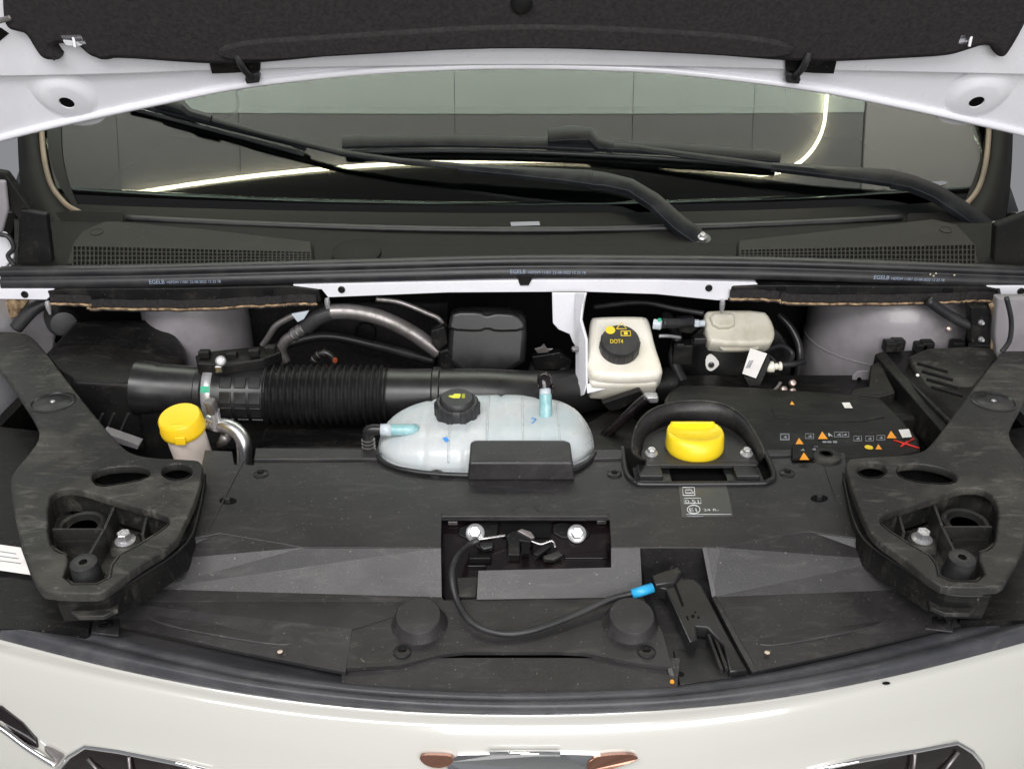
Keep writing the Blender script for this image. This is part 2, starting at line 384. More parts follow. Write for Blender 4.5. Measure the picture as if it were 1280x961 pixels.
# ------------------------------------------------------------------ wipers
def wiper(label, nut, knuckle, arm, rod, head, blade, yard):
    base = WS(*nut, .01)
    t = thing('wiper', base, label, 'wiper', 'windscreen wipers')
    lathe('pivot', [(.021, -.03), (.021, .004), (.016, .010), (.004, .011)], base, (0, -.4, 1), 'smooth_plastic', t)
    bolt('pivot_nut', base + Vector((0, -.005, .011)), (0, -.5, 1), .0085, t, 'zinc')
    def slab(name, path, width, lift, thick, m, bev=.003):
        # ribbon of given pixel half-widths laid above the glass
        L = []; Rr = []
        for i, (u, v, hw, lf) in enumerate(path):
            a = path[max(i - 1, 0)]; b = path[min(i + 1, len(path) - 1)]
            dx, dy = b[0] - a[0], b[1] - a[1]; l = math.hypot(dx, dy); nx, ny = -dy / l, dx / l
            L.append(WS(u + nx * hw, v + ny * hw, 0) + Wn(WS(u, v)) * lf); Rr.append(WS(u - nx * hw, v - ny * hw, 0) + Wn(WS(u, v)) * lf)
        rows = []
        for a, b in zip(L, Rr):
            n = Vector((0, -.5, .84)); c = (a + b) / 2
            rows.append([a - n * thick, a + (c - a) * .12, c + n * thick * .25, b + (c - b) * .12, b - n * thick])
        vs = [p for r in rows for p in r]; fs = []
        for j in range(len(rows) - 1):
            for i in range(5): fs.append([j * 5 + i, j * 5 + (i + 1) % 5, (j + 1) * 5 + (i + 1) % 5, (j + 1) * 5 + i])
        fs.append([0, 1, 2, 3, 4]); fs.append([(len(rows) - 1) * 5 + i for i in range(5)])
        return mesh(name, vs, fs, m, t, bevel=.0012, angle=25)
    slab('knuckle', knuckle, 0, 0, .012, 'wiper_black')
    slab('arm', arm, 0, 0, .009, 'wiper_black')
    slab('rod', rod, 0, 0, .004, 'wiper_black')
    h = slab('adapter', head, 0, 0, .010, 'wiper_black')
    b = slab('blade', blade, 0, 0, .006, 'wiper_black')
    slab('end_cap', [(blade[0][0], blade[0][1], blade[0][2] + 1.2, blade[0][3] + .002), (blade[0][0] * .86 + blade[1][0] * .14 + (22 if blade[1][0] > blade[0][0] else -14), blade[1][1], blade[1][2] + .8, blade[1][3] + .0015)], 0, 0, .006, 'wiper_black')
    tube('rubber_lip', [WS(u, v, .006) for u, v in yard], .004, 'rubber', b, segs=6)
    return t, slab
t, sl = wiper('long black wiper whose silver pivot nut sits right of centre, arm reaching up left',
    (875, 307),
    [(882, 312, 9, .016), (868, 303, 11, .022), (845, 290, 11, .028), (815, 264, 10, .032), (785, 246, 9, .034), (755, 239, 9.5, .034), (737, 237, 10, .034)],
    [(738, 237, 10, .035), (700, 233, 8, .034), (640, 228, 6, .033), (574, 222, 4.5, .031)],
    [(580, 222, 4, .032), (500, 214, 3.8, .03), (430, 203, 3.6, .028), (330, 178, 3.5, .027), (262, 158, 4, .026)],
    [(270, 161, 5.5, .029), (244, 154, 6, .030), (236, 147, 7, .033), (212, 140, 7.5, .033), (198, 138, 6, .030)],
    [(385, 192, 3, .017), (372, 186, 4, .018), (300, 168, 4, .018), (230, 150, 4, .018), (160, 133, 4, .018)],
    [(380, 196), (300, 174), (170, 140)])
t, sl = wiper('long black wiper lying level across the middle of the windscreen, pivot at far right',
    (1235, 293),
    [(1240, 298, 8, .016), (1222, 288, 10, .022), (1195, 272, 10, .028), (1160, 252, 9.5, .032), (1130, 241, 9, .034), (1106, 236, 10, .034)],
    [(1107, 236, 10, .035), (1060, 231, 8, .034), (1010, 226, 6, .033), (958, 221, 4.5, .032)],
    [(965, 222, 4, .032), (900, 213, 3.8, .031), (850, 206, 3.6, .030), (790, 197, 3.8, .029), (745, 194, 4.5, .028)],
    [(765, 195, 6, .028), (745, 191, 7, .030), (736, 182, 9, .033), (712, 181, 10, .033), (684, 182, 9, .030)],
    [(430, 187, 6, .02), (445, 186, 7.5, .022), (560, 185, 7, .022), (690, 188, 7, .022), (830, 195, 7, .022), (955, 204, 7, .022), (972, 206, 6, .02)],
    [(435, 193), (560, 191), (690, 194), (830, 201), (968, 211)])

# ------------------------------------------------------------------ cowl panel
CP = Plane((0, .64, 1.107), (1, 0, 0), (0, .13, .033))
t = thing('windscreen_cowl', (0, .66, 1.09), 'dusty grey plastic cowl below the windscreen with two mesh air intakes', 'cowl')
us = [18 + i * 1245 / 40 for i in range(41)]
loft('tray', [[CP.hit(u, 336, -.012) for u in us], [CP.hit(u, 318, -.006) for u in us], [CP.hit(u, interp([(0, 284), (160, 285), (640, 296), (1130, 285), (1280, 284)], u), -.004) for u in us],
     [WS(u, interp([(0, 274), (160, 276), (640, 290), (1130, 276), (1280, 274)], u), .001) for u in us]], 'pillar_trim', t, smooth=True)
a = plate('intake_panel', CP, [[(84, 332), (92, 305), (104, 291), (132, 279), (150, 279), (260, 289), (388, 304), (392, 330)]], .008, 'cowl_plastic', t, bevel=.002, lift=.004, smooth_n=0)
b = plate('intake_panel', CP, [[(922, 330), (923, 303), (1040, 290), (1165, 276), (1195, 283), (1216, 305), (1224, 332)]], .008, 'cowl_plastic', t, bevel=.002, lift=.004, smooth_n=0)
plate('centre_panel', CP, [[(393, 331), (392, 306), (425, 305), (640, 309), (880, 307), (921, 306), (921, 331)]], .006, 'pillar_trim', t, bevel=.002, lift=.002, smooth_n=0)
def grille(par, u0, u1, n, top, bot):
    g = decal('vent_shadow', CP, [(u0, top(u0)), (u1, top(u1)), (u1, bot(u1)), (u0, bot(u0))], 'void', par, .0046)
    vs = []; fs = []
    def bar(p, q, wv, lift):
        a = CP.hit(*p, lift); b = CP.hit(*q, lift); d = (b - a).normalized(); s_ = CP.n.cross(d) * wv
        k = len(vs); dn = CP.n * .003
        vs.extend([a - s_, a + s_, b + s_, b - s_, a - s_ - dn, a + s_ - dn, b + s_ - dn, b - s_ - dn])
        fs.extend([[k, k+1, k+2, k+3], [k, k+4, k+5, k+1], [k+2, k+6, k+7, k+3], [k+1, k+5, k+6, k+2], [k, k+3, k+7, k+4]])
    for i in range(n + 1):
        u = u0 + (u1 - u0) * i / n; bar((u, top(u)), (u, bot(u)), .0011, .0075)
    for j in range(5):
        k = j / 4
        bar((u0, top(u0) * (1 - k) + bot(u0) * k), (u1, top(u1) * (1 - k) + bot(u1) * k), .0013, .0073)
    o = mesh('vent_grille', vs, fs, 'cowl_plastic', par); return o
grille(a, 91, 388, 56, lambda u: 307 + (u - 91) * .026, lambda u: 332 - (u - 91) * .018)
grille(b, 926, 1219, 56, lambda u: 312 - (u - 926) * .022, lambda u: 326 + (u - 926) * .018)
for u, v in ((121, 290), (1182, 287)):
    lathe('clip_boss', [(.012, 0), (.012, .001), (.0095, .0012), (.009, .0004), (.003, .0004)], CP.hit(u, v, .0042), CP.n, 'cowl_plastic', t)
lathe('boss', [(.044, 0), (.043, .006), (.036, .009), (.004, .0095)], CP.hit(446, 318, .001), CP.n, 'pillar_trim', t)

# ------------------------------------------------------------------ cowl seal
SP = YP(.604)
t = thing('cowl_seal', Y(640, 345, .62), 'long black rubber seal with pale stamped writing under the windscreen', 'seal')
prof = [(.014, .006), (.010, .011), (.004, .0135), (-.003, .0135), (-.009, .011), (-.012, .006), (-.011, .001), (-.007, -.002), (-.010, -.005), (-.0155, -.008), (-.016, -.021), (-.010, -.024), (.012, -.024)]
tab = [(0, 343), (160, 341), (320, 337), (480, 333), (640, 329), (800, 329), (960, 331), (1120, 336), (1280, 342)]
rows = []
for i in range(61):
    u = 3 + i * 1300 / 60
    c = Y(u, interp(tab, u) - (u > 1240) * 0, .62)
    rows.append([c + Vector((0, dy, dz)) for dy, dz in prof])
loft('bead', rows, 'rubber', t, closed=True, smooth=True, bevel=0)
for u0, v0, u1, rise in ((187, 355, 276, -1.6), (638, 342, 732, 0.5), (1092, 349, 1180, 3)):
    text('stamp', 'EGELB', SP, u0, v0, u0 + 19, 'print_blue', t, height=.0070, lift=.0004, rise=rise * .2)
    text('stamp', 'HEPDM 11001 22-08-2022 12 23 78', SP, u0 + 22, v0 + rise * .25, u1, 'print_blue', t, height=.0048, lift=.0004, rise=rise * .75)
prism('clip', [Y(u, v, .598) for u, v in [(646, 344), (667, 344), (664, 351), (661, 357), (650, 357), (648, 351)]], (0, .008, 0), 'dark_plastic', t, bevel=.001)
for u, v in ((1163, 343), (1170, 342), (1167, 345), (1193, 344)):
    lathe('speck', [(.0018, 0), (.0012, .001)], Y(u, v, .6025), (0, -1, .2), 'dust_speck', t, segs=6)

# ------------------------------------------------------------------ white cross member
t = thing('cross_member', Y(640, 363, .62), 'white painted cross member running under the long rubber seal', 'cross member')
prism('beam', [Y(u, v, .602) for u, v in [(366, 356), (500, 353), (660, 350), (820, 350), (944, 353), (948, 356), (946, 372), (900, 376), (820, 368), (730, 365), (560, 366), (410, 372), (402, 362), (368, 361)]], (0, .03, 0), 'white_paint', t, bevel=.0015)
for s in ([(-10, 361), (66, 361), (70, 364), (58, 375), (-10, 374)], [(1233, 357), (1290, 357), (1290, 371), (1252, 371), (1250, 361), (1235, 361)]):
    prism('end_plate', [Y(u, v, .602) for u, v in s], (0, .03, 0), 'white_paint', t, bevel=.0015)
for u, v in ((427, 362), (886, 360), (31, 368), (1276, 364)):
    lathe('plug', [(.0065, 0), (.006, .002), (.004, .0026), (.0025, .001)], Y(u, v, .602), (0, -1, .1), 'dark_plastic', t, segs=16)
# white support bracket down to the brake reservoir
t = thing('support_bracket', Y(726, 490, .56), 'white steel bracket hanging from the cross member left of the brake reservoir', 'bracket')
prism('web', [Y(u, v, .578) for u, v in [(690, 366), (724, 366), (724, 440), (716, 428), (712, 418), (698, 412), (691, 404)]], (0, .004, 0), 'white_paint', t, bevel=.0015)
prism('flange', [Y(718, 366, .578), Y(732, 366, .565), Y(728, 378, .555), Y(726, 400, .545), Y(733, 425, .53), Y(733, 480, .50), Y(729, 494, .50), Y(722, 497, .51), Y(719, 480, .53), Y(720, 445, .55)], (.004, .004, 0), 'white_paint', t, bevel=.002)
prism('shelf', [Y(733, 480, .50), Y(826, 474, .50), Y(775, 482, .495), Y(734, 492, .495)], (0, .01, -.004), 'white_paint', t, bevel=.001)
lathe('stud', [(.005, 0), (.005, .01), (.003, .012)], Y(722, 436, .545), (-1, -.4, .1), 'steel', t, segs=12)

# ------------------------------------------------------------------ heat shields with fibre edge
def shield(label, top, edge, holes, studs):
    t = thing('heat_shield', Y(*edge[len(edge) // 2], .6), label, 'heat shield', 'fibre heat shields')
    prism('cover_strip', [Y(u, v, .599) for u, v in top], (0, .02, 0), 'dark_plastic', t, bevel=.003)
    random.seed(int(edge[0][0]))
    ed = catmull([Y(u, v, .592) for u, v in edge], 10)
    ed = [p + Vector((0, random.uniform(-.002, .002), random.uniform(-.0008, .0008))) for p in ed]
    tube('fibre_edge', ed, .0022, 'fibre_edge', t, segs=6, n=1)
    loft('felt_sheet', [ed, [p + Vector((0, .09, -.012)) for p in ed]], 'felt', t, solid=.004)
    loft('felt_face', [[p + Vector((0, .004, .016)) for p in ed], [p + Vector((0, .003, .002)) for p in ed]], 'felt', t)
    for u, v in holes: box('slot', Y(u, v, .5985), (.017, .004, .007), 'void', t, bevel=.001)
    for u, v in studs: lathe('stud', [(.004, .006), (.005, 0), (.0045, -.008), (.002, -.018)], Y(u, v, .595), (0, 0, 1), 'zinc' , t, segs=12)
shield('black strip with frayed tan fibre edge at left under the seal', [(58, 364), (80, 361), (230, 360), (360, 357), (398, 362), (402, 378), (340, 379), (66, 378)],
       [(62, 380), (112, 381), (120, 386), (250, 386), (340, 382), (362, 380), (396, 380)], [(124, 369), (335, 365)], [(60, 381), (409, 377)])
shield('black strip with frayed tan fibre edge at right under the seal', [(915, 358), (955, 356), (1230, 358), (1250, 362), (1243, 374), (1180, 377), (960, 376), (912, 371)],
       [(912, 374), (970, 375), (985, 379), (1080, 380), (1180, 378), (1215, 376), (1243, 377)], [(977, 361), (1185, 363)], [(903, 379), (1249, 378)])

# ------------------------------------------------------------------ hood, standing open, seen from below at its rear edge
HO = Y(640, 87, .60); HP = Plane(HO, (1, 0, 0), (0, -.5, .866))
t = thing('hood', HO, 'raised white hood with black felt liner, seen from below', 'hood')
edge = [(-60, 196), (0, 177), (67, 160), (130, 146), (200, 131), (300, 111), (427, 96), (530, 89), (640, 86), (750, 88), (853, 94), (1010, 113), (1130, 136), (1220, 156), (1280, 170), (1340, 186)]
edge_s = chaikin(edge, 2, False)
plate('inner_panel', HP, [edge_s + [(1340, -90), (-60, -90)]], .006, 'white_paint', t, bevel=.001, smooth_n=0)
tube('rolled_edge', [HP.hit(u, v - 4, .002) for u, v in edge], .0062, 'white_paint', t, segs=12)
plate('ridge', HP, [[(-60, 93), (0, 92), (130, 90), (280, 84), (450, 80), (640, 77), (850, 80), (1000, 84), (1150, 87), (1280, 90), (1340, 91), (1340, -60), (-60, -60)]], .012, 'white_paint', t, bevel=.005, lift=.011, smooth_n=1)
pl = plate('liner', HP, [[(8, -60), (8, 6), (14, 24), (30, 28), (38, 30), (48, 48), (58, 62), (76, 64), (84, 60), (80, 56), (72, 43), (100, 42), (110, 52), (118, 58), (124, 60), (131, 63), (142, 63), (150, 60), (270, 69), (330, 67), (430, 57), (540, 49), (640, 46), (750, 48), (853, 54), (985, 65), (1030, 66), (1130, 61), (1180, 58), (1200, 52), (1230, 42), (1238, 58), (1250, 60), (1258, 50), (1275, 20), (1292, -20), (1292, -60)]], .03, 'felt', t, bevel=.012, lift=.03, smooth_n=2)
plate('liner_fold', HP, [[(275, 36), (430, 26), (640, 12), (850, 20), (990, 34), (985, 58), (853, 49), (640, 41), (430, 52), (280, 62)]], .012, 'felt', t, bevel=.005, lift=.036, smooth_n=2)
lathe('liner_plug', [(.016, 0), (.015, .004), (.008, .007), (.001, .007)], HP.hit(652, 5, .030), HP.n, 'dark_plastic', t)
for u, v, k in ((86, 128, -1), (1218, 127, 1)):
    c = HP.hit(u, v)
    d = lathe('dimple', [(.062, .0005), (.056, .0012), (.050, .003), (.043, .006), (.037, .0085), (.031, .0095), (.012, .0098), (.0115, .008), (.0115, .002)], c + Vector((0, 0, .006)), HP.n + Vector((0, 0, -.12)), 'white_paint', t, segs=48)
    lathe('drain_hole', [(.0112, .0085), (.001, .0085)], c + Vector((0, 0, .006)), HP.n + Vector((0, 0, -.12)), 'void', d, segs=24)
for k, u in ((1, 296), (-1, 1011)):
    f = (lambda q: [(u + k * a, b) for a, b in q])
    h = plate('clip_plate', HP, [f([(-34, 62), (32, 62), (31, 80), (-1, 83), (-29, 84)])], .006, 'dark_plastic', t, bevel=.0015, lift=.017, smooth_n=0)
    lathe('clip_dome', [(.020, 0), (.019, .006), (.014, .011), (.004, .013)], HP.hit(u - 6 * k, 68, .016), HP.n, 'dark_plastic', h)
    tube('strap', [HP.hit(u + a * k, b, l) for a, b, l in ((0, 66, .03), (4, 78, .034), (10, 88, .026), (18, 96, .014))], .0055, 'rubber', h)
    prism('stop_foot', [HP.hit(a, b, .016) for a, b in f([(11, 95), (26, 92), (29, 98), (28, 104), (12, 106), (10, 101)])], -HP.n * .012, 'rubber', h, bevel=.002)
    for a in (-24, 19):
        box('slot', HP.hit(u + a * k, 71, .0175), (.003, .003, .008), 'print_white', h)
for q in ([(73, 43), (101, 42), (110, 56), (97, 59), (82, 58)], [(1200, 43), (1231, 41), (1226, 55), (1212, 58), (1196, 56)]):
    h = prism('striker_plate', [HP.hit(u, v, .030) for u, v in q], -HP.n * .012, 'aged_white' if 'aged_white' in M else 'white_paint', t, bevel=.002)
    c = sum((HP.hit(u, v, .031) for u, v in q), Vector()) / len(q)
    box('rib', c, (.004, .004, .018), 'white_paint', h, bevel=.001)
plate('side_opening', HP, [[(-30, 30), (4, 29), (14, 36), (2, 46), (-30, 60)]], .004, 'void', t, bevel=.0005, lift=.0125, smooth_n=0)
tube('side_rod', [HP.hit(-40, 32, .03), HP.hit(0, 26, .03), HP.hit(14, 22, .03)], .004, 'dull_pipe', t)

# ------------------------------------------------------------------ wing edges beside the bay
t = thing('front_wing', (-.93, .5, 1.0), 'white front wing edge with hinge parts at the far left', 'wing', 'front wings')
box('outer_panel', (-.95, .62, .93), (.03, .9, .26), 'white_paint', t, bevel=.01)
prism('gutter', [Y(u, v, .70) for u, v in [(-60, 292), (2, 293), (8, 300), (18, 322), (4, 338), (-60, 338)]], (0, .02, 0), 'white_paint', t, bevel=.004)
prism('hinge_arm', [Y(u, v, .67) for u, v in [(-20, 212), (6, 216), (30, 250), (56, 290), (56, 320), (36, 318), (20, 270), (-20, 240)]], (0, .02, 0), 'pillar_trim', t, bevel=.004)
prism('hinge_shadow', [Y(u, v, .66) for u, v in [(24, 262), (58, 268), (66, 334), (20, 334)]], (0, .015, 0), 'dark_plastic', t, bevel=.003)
prism('sealant_pad', [Y(u, v, .66) for u, v in [(-20, 225), (6, 226), (10, 262), (2, 292), (-20, 292)]], (0, .01, 0), 'tower_paint', t, bevel=.004)
tube('bonnet_cable', [Y(u, v, .65) for u, v in ((-10, 292), (10, 296), (17, 310), (10, 320), (18, 332))], .004, 'rubber', t)
t = thing('front_wing', (.93, .5, 1.0), 'white front wing edge beside the dusty bracket at the far right', 'wing', 'front wings')
box('outer_panel', (.95, .62, .93), (.03, .9, .26), 'white_paint', t, bevel=.01)
prism('inner_panel', [Y(u, v, .54) for u, v in [(1247, 372), (1330, 372), (1330, 470), (1247, 455), (1244, 420)]], (0, .02, 0), 'tower_paint', t, bevel=.004)
prism('hinge_cover', [Y(u, v, .66) for u, v in [(1245, 282), (1330, 250), (1330, 336), (1242, 336)]], (0, .02, 0), 'pillar_trim', t, bevel=.004)
tube('wiring', [Y(u, v, .49) for u, v in ((1258, 372), (1264, 400), (1262, 425), (1252, 440))], .004, 'rubber', t)

# ------------------------------------------------------------------ strut towers
def tower(label, u, y, r, top, seam):
    c = Y(u, 400, y); c.z = 0
    t = thing('strut_tower', (c.x, c.y, .74), label, 'strut tower', 'strut towers')
    lathe('dome', [(r * 1.02, .74), (r, .93), (r * .985, top - .05), (r * .95, top - .02), (r * .86, top), (r * .3, top + .004)], (c.x, c.y, 0), (0, 0, 1), 'tower_paint', t, segs=64)
    for z in seam: lathe('seam', [(r * 1.008, z - .0015), (r * 1.012, z), (r * 1.008, z + .0015)], (c.x, c.y, 0), (0, 0, 1), 'tower_paint', t, segs=64)
    return t, c
t, c = tower('grey painted strut tower between the label tag and the dirty black box', 1106, .74, .145, 1.045, (.925,))
prism('tab', [Y(u, v, .56) for u, v in [(1064, 492), (1066, 470), (1072, 464), (1086, 464), (1086, 492)]], (0, .004, 0), 'tower_paint', t, bevel=.001)
lathe('tab_hole', [(.004, 0), (.001, 0)], Y(1074, 474, .559), (0, -1, .1), 'void', t, segs=12)
t, c = tower('grey painted strut tower behind the air filter housing', 246, .72, .098, 1.045, ())
# dark inner edge pieces near the towers
t = thing('edge_bracket', Y(1228, 410, .56), 'black bracket with tan fibre edge right of the strut tower', 'bracket')
prism('plate', [Y(u, v, .56) for u, v in [(1213, 384), (1236, 384), (1238, 432), (1214, 430)]], (0, .02, 0), 'dark_plastic', t, bevel=.002)
tube('fibre_edge', [Y(u, v, .557) for u, v in ((1239, 380), (1244, 400), (1241, 436))], .0045, 'fibre_edge', t)
for v in (403, 424): bolt('bolt', Y(1226, v, .559), (0, -1, .2), .005, t)
t = thing('hose', Y(1190, 395, .57), 'black hose running down across the right strut tower', 'hose')
tube('hose_body', [Y(u, v, .57) for u, v in ((1160, 376), (1180, 390), (1205, 404), (1222, 408))], .009, 'rubber', t)
lathe('clamp', [(.006, 0), (.005, .006), (.002, .008)], Y(1185, 411, .575), (0, -1, .3), 'copper', t, segs=12)

# ------------------------------------------------------------------ left: grommet and filter housing
t = thing('grommet', Y(70, 400, .66), 'black round rubber grommet above the left dusty bracket', 'grommet')
lathe('bell', [(.032, 0), (.030, .03), (.022, .05), (.012, .052)], Y(78, 396, .69), (.5, -1, .1), 'rubber', t)
tube('hose', [Y(20, 410, .64), Y(40, 388, .65), Y(58, 378, .66)], .012, 'rubber', t)
t = thing('inner_wing_panel', Y(45, 410, .7), 'grey painted panel with tan edge left of the filter housing', 'panel')
prism('sheet', [Y(u, v, .72) for u, v in [(-40, 376), (60, 376), (72, 400), (64, 445), (30, 445), (-40, 420)]], (0, .01, 0), 'tower_paint', t, bevel=.004)
prism('fibre_patch', [Y(u, v, .69) for u, v in [(-40, 374), (36, 376), (22, 396), (0, 404), (-40, 404)]], (0, .01, 0), 'fibre_edge', t, bevel=.003)
t = thing('air_filter_housing', Y(140, 560, .42), 'large black plastic air filter housing behind the left bracket', 'filter housing')
prism('lid', [Y(u, v, y) for u, v, y in [(52, 444, .55), (94, 398, .66), (188, 396, .66), (216, 410, .64), (231, 432, .60), (233, 452, .56), (200, 470, .49), (168, 479, .46), (150, 476, .455), (88, 474, .455), (70, 466, .49)]], (0, -.005, -.16), 'dark_plastic', t, scale=1.03, bevel=.012, seg=4)
prism('side_step', [Y(u, v, y) for u, v, y in [(166, 480, .45), (200, 470, .46), (228, 500, .45), (205, 512, .44), (172, 510, .44)]], (0, 0, -.12), 'dark_plastic', t, bevel=.006)
for u in (126, 140, 158):
    prism('rib', [Y(u, 518, .40), Y(u + 3, 518, .40), Y(u - 12, 552, .385), Y(u - 15, 552, .385)], (0, .006, 0), 'smooth_plastic', t)
prism('foot', [Y(u, v, .37) for u, v in [(128, 540), (174, 556), (172, 562), (126, 548)]], (0, .02, 0), 'tower_paint', t, bevel=.001)

# ------------------------------------------------------------------ intake duct
DY = .47
def AX(u, v): return Y(u, v, DY)
t = thing('intake_duct', AX(400, 500), 'black corrugated air intake duct running across the bay', 'duct')
def horiz(name, u0, v0, u1, v1, prof, m, parent, segs=40, **k):
    a, b = AX(u0, v0), AX(u1, v1); L = (b - a).length
    return lathe(name, [(r, h * L) for r, h in prof], a, b - a, m, parent, segs=segs, **k)
horiz('inlet_pipe', 172, 484, 262, 490, [(.046, 0), (.044, .25), (.042, .3), (.042, .85), (.046, .87), (.046, 1)], 'smooth_plastic', t)
cp = horiz('coupling', 258, 491, 338, 493, [(.047, 0), (.050, .04), (.050, .2), (.047, .24), (.0475, .9), (.049, 1)], 'smooth_plastic', t)
a, b = AX(258, 491), AX(338, 493); dd = (b - a).normalized()
for i in range(3):
    for j in range(6):
        ang = R(-105 + j * 31); c = a + dd * ((b - a).length * (.42 + i * .22))
        n = Vector((0, -math.cos(ang), math.sin(ang)))
        rot = Matrix((dd, n.cross(dd), n)).transposed()
        box('pad', c + n * .0475, (.0185, .0195, .004), 'smooth_plastic', cp, rot=rot, bevel=.001)
prof = []
N = 17
for i in range(N * 8 + 1):
    x = i / (N * 8); prof.append((.0475 + .0042 * math.cos(2 * math.pi * N * x) ** 1 * (1 if math.cos(2 * math.pi * N * x) > 0 else .9), x))
horiz('corrugated_hose', 336, 493, 486, 494, prof, 'smooth_plastic', t, segs=48)
def rad(x): return .046 - .008 * min(1, x * 1.2)
tube('outlet_pipe', [AX(480, 494), AX(540, 494), AX(600, 493), Y(660, 494, .485), Y(715, 490, .545), Y(800, 470, .63)], lambda x: .046 - .006 * x, 'smooth_plastic', t, segs=32)
horiz('joint_ring', 540, 494, 552, 494, [(.044, 0), (.0475, .2), (.0475, .8), (.044, 1)], 'smooth_plastic', t)
s_ = prism('flow_sensor', [Y(u, v, y) for u, v, y in [(244, 444, .48), (252, 440, .50), (300, 436, .52), (346, 430, .53), (352, 440, .50), (330, 448, .47), (280, 456, .45), (246, 454, .45)]], (0, 0, -.02), 'dark_plastic', t, bevel=.003)
for u, v in ((256, 442), (290, 444), (318, 440), (338, 436)): box('sensor_lug', Y(u, v, .475), (.018, .014, .012), 'dark_plastic', s_, bevel=.002)
# hose clamp
t = thing('hose_clamp', AX(271, 530), 'silver hose clamp with green mark round the black intake coupling', 'clamp')
rows = []
for k in range(25):
    ang = R(-60 + k * 150 / 24); n = Vector((0, -math.cos(ang), math.sin(ang))); c = a + dd * .014
    rows.append([c + n * .0512 - dd * .008, c + n * .0525 - dd * .007, c + n * .0525 + dd * .007, c + n * .0512 + dd * .008])
bd = loft('band', rows, 'zinc', t, smooth=True)
ang = R(32); n = Vector((0, -math.cos(ang), math.sin(ang))); rows = []
for k in range(4):
    ang = R(28 + k * 4); n = Vector((0, -math.cos(ang), math.sin(ang))); rows.append([c + n * .0529 - dd * .007, c + n * .0529 + dd * .007])
loft('green_mark', rows, 'green_ink', bd, smooth=True)
bolt('clamp_screw', Y(276, 451, .435), (.15, -1, .35), .0085, t)
box('screw_housing', Y(275, 459, .44), (.012, .02, .012), 'steel', t, bevel=.002)

# ------------------------------------------------------------------ washer filler
c = Z(234, 560, .93); c = Y(234, 548, .335)
ax = Vector((-.05, -.22, 1))
t = thing('washer_filler', c - Vector((0, 0, .05)), 'pinkish washer fluid filler neck with yellow flip cap at left', 'filler neck')
lathe('neck', [(.029, -.06), (.0295, .012), (.0295, .03)], c, ax, 'washer_plastic', t)
capm = lathe('cap', [(.0330, .018), (.0345, .020), (.0345, .026), (.0335, .028), (.0325, .044), (.030, .047), (.012, .048), (.001, .048)], c, ax, 'yellow_plastic', t, segs=40)
box('cap_tab', c + Vector((.004, -.038, .018)), (.017, .006, .014), 'yellow_plastic', capm, bevel=.002)
box('cap_hinge', c + Vector((.001, -.031, .0365)), (.020, .008, .012), 'yellow_plastic', capm, bevel=.002)

# ------------------------------------------------------------------ refrigerant pipes
t = thing('refrigerant_pipe', Y(305, 575, .3), 'bent silver aluminium pipe with grey valve cap beside the yellow washer cap', 'pipe')
tube('pipe', [Y(u, v, y) for u, v, y in [(258, 526, .37), (272, 531, .365), (286, 533, .355), (299, 542, .345), (305, 558, .335), (306, 600, .32)]], .0118, 'aluminium', t, segs=20)
v_ = lathe('valve_stem', [(.010, -.012), (.0075, 0), (.0075, .022)], Y(271, 527, .36), (0, -.1, 1), 'zinc', t)
lathe('valve_cap', [(.0085, .018), (.0095, .02), (.0095, .036), (.0085, .040), (.001, .040)], Y(271, 527, .36), (-.12, -.1, 1), 'dull_pipe', v_, segs=10)
tube('branch', [Y(277, 556, .37), Y(283, 545, .36)], .009, 'dull_pipe', t)
t = thing('refrigerant_pipe', Y(355, 440, .62), 'thick dull metal pipe arching under the seal towards the black sensor box', 'pipe')
tube('pipe', [Y(u, v, .6) for u, v in [(357, 452), (352, 438), (357, 426), (368, 418), (380, 410)]], .0095, 'dull_pipe', t, segs=18)
fl = tube('crimp', [Y(u, v, .6) for u, v in [(366, 419), (372, 415), (378, 411), (386, 406)]], .0115, 'dull_pipe', t, segs=18)
for u, v in ((367, 418.5), (373, 414.5), (379, 410.5)):
    lathe('ring', [(.0115, -.0015), (.0128, 0), (.0115, .0015)], Y(u, v, .6), Y(386, 406, .6) - Y(366, 419, .6), 'steel', fl)
tube('sleeve', [Y(u, v, .6) for u, v in [(382, 409), (396, 398), (415, 391)]], .0145, 'rubber', t, segs=18)
tube('pipe', [Y(u, v, .6) for u, v in [(413, 390), (440, 390), (475, 397), (510, 413), (535, 430), (548, 440)]], .0138, 'dull_pipe', t, segs=20)
t = thing('thin_pipe', Y(330, 430, .6), 'thin grey pipe rising beside the left strut tower to a green tab', 'pipe')
tube('pipe', [Y(u, v, .6) for u, v in [(328, 432), (335, 422), (344, 408), (356, 400), (368, 394)]], .0055, 'dull_pipe', t)
prism('tab', [Y(u, v, .59) for u, v in [(364, 393), (386, 389), (380, 399), (372, 403)]], (0, .006, 0), 'clear_plastic', t, bevel=.001)
t = thing('thin_pipe', Y(520, 385, .62), 'thin grey pipe slanting down to the black sensor box', 'pipe')
tube('pipe', [Y(u, v, .62) for u, v in [(470, 374), (500, 378), (535, 392), (548, 398), (556, 408)]], .0045, 'dull_pipe', t)
t = thing('ribbed_loom', Y(410, 445, .6), 'small curved ribbed cable end above the corrugated duct', 'cable')
tube('loom', [Y(u, v, .56) for u, v in [(391, 452), (397, 444), (407, 441), (415, 446), (419, 456)]], .006, 'smooth_plastic', t, n=6)
for u, v, ax_ in ((393, 449, (1, 0, 1)), (398, 443.5, (1, 0, .6)), (405, 441, (1, 0, 0))): lathe('rib', [(.006, -.001), (.0072, 0), (.006, .001)], Y(u, v, .559), ax_, 'dull_pipe', t, segs=12)
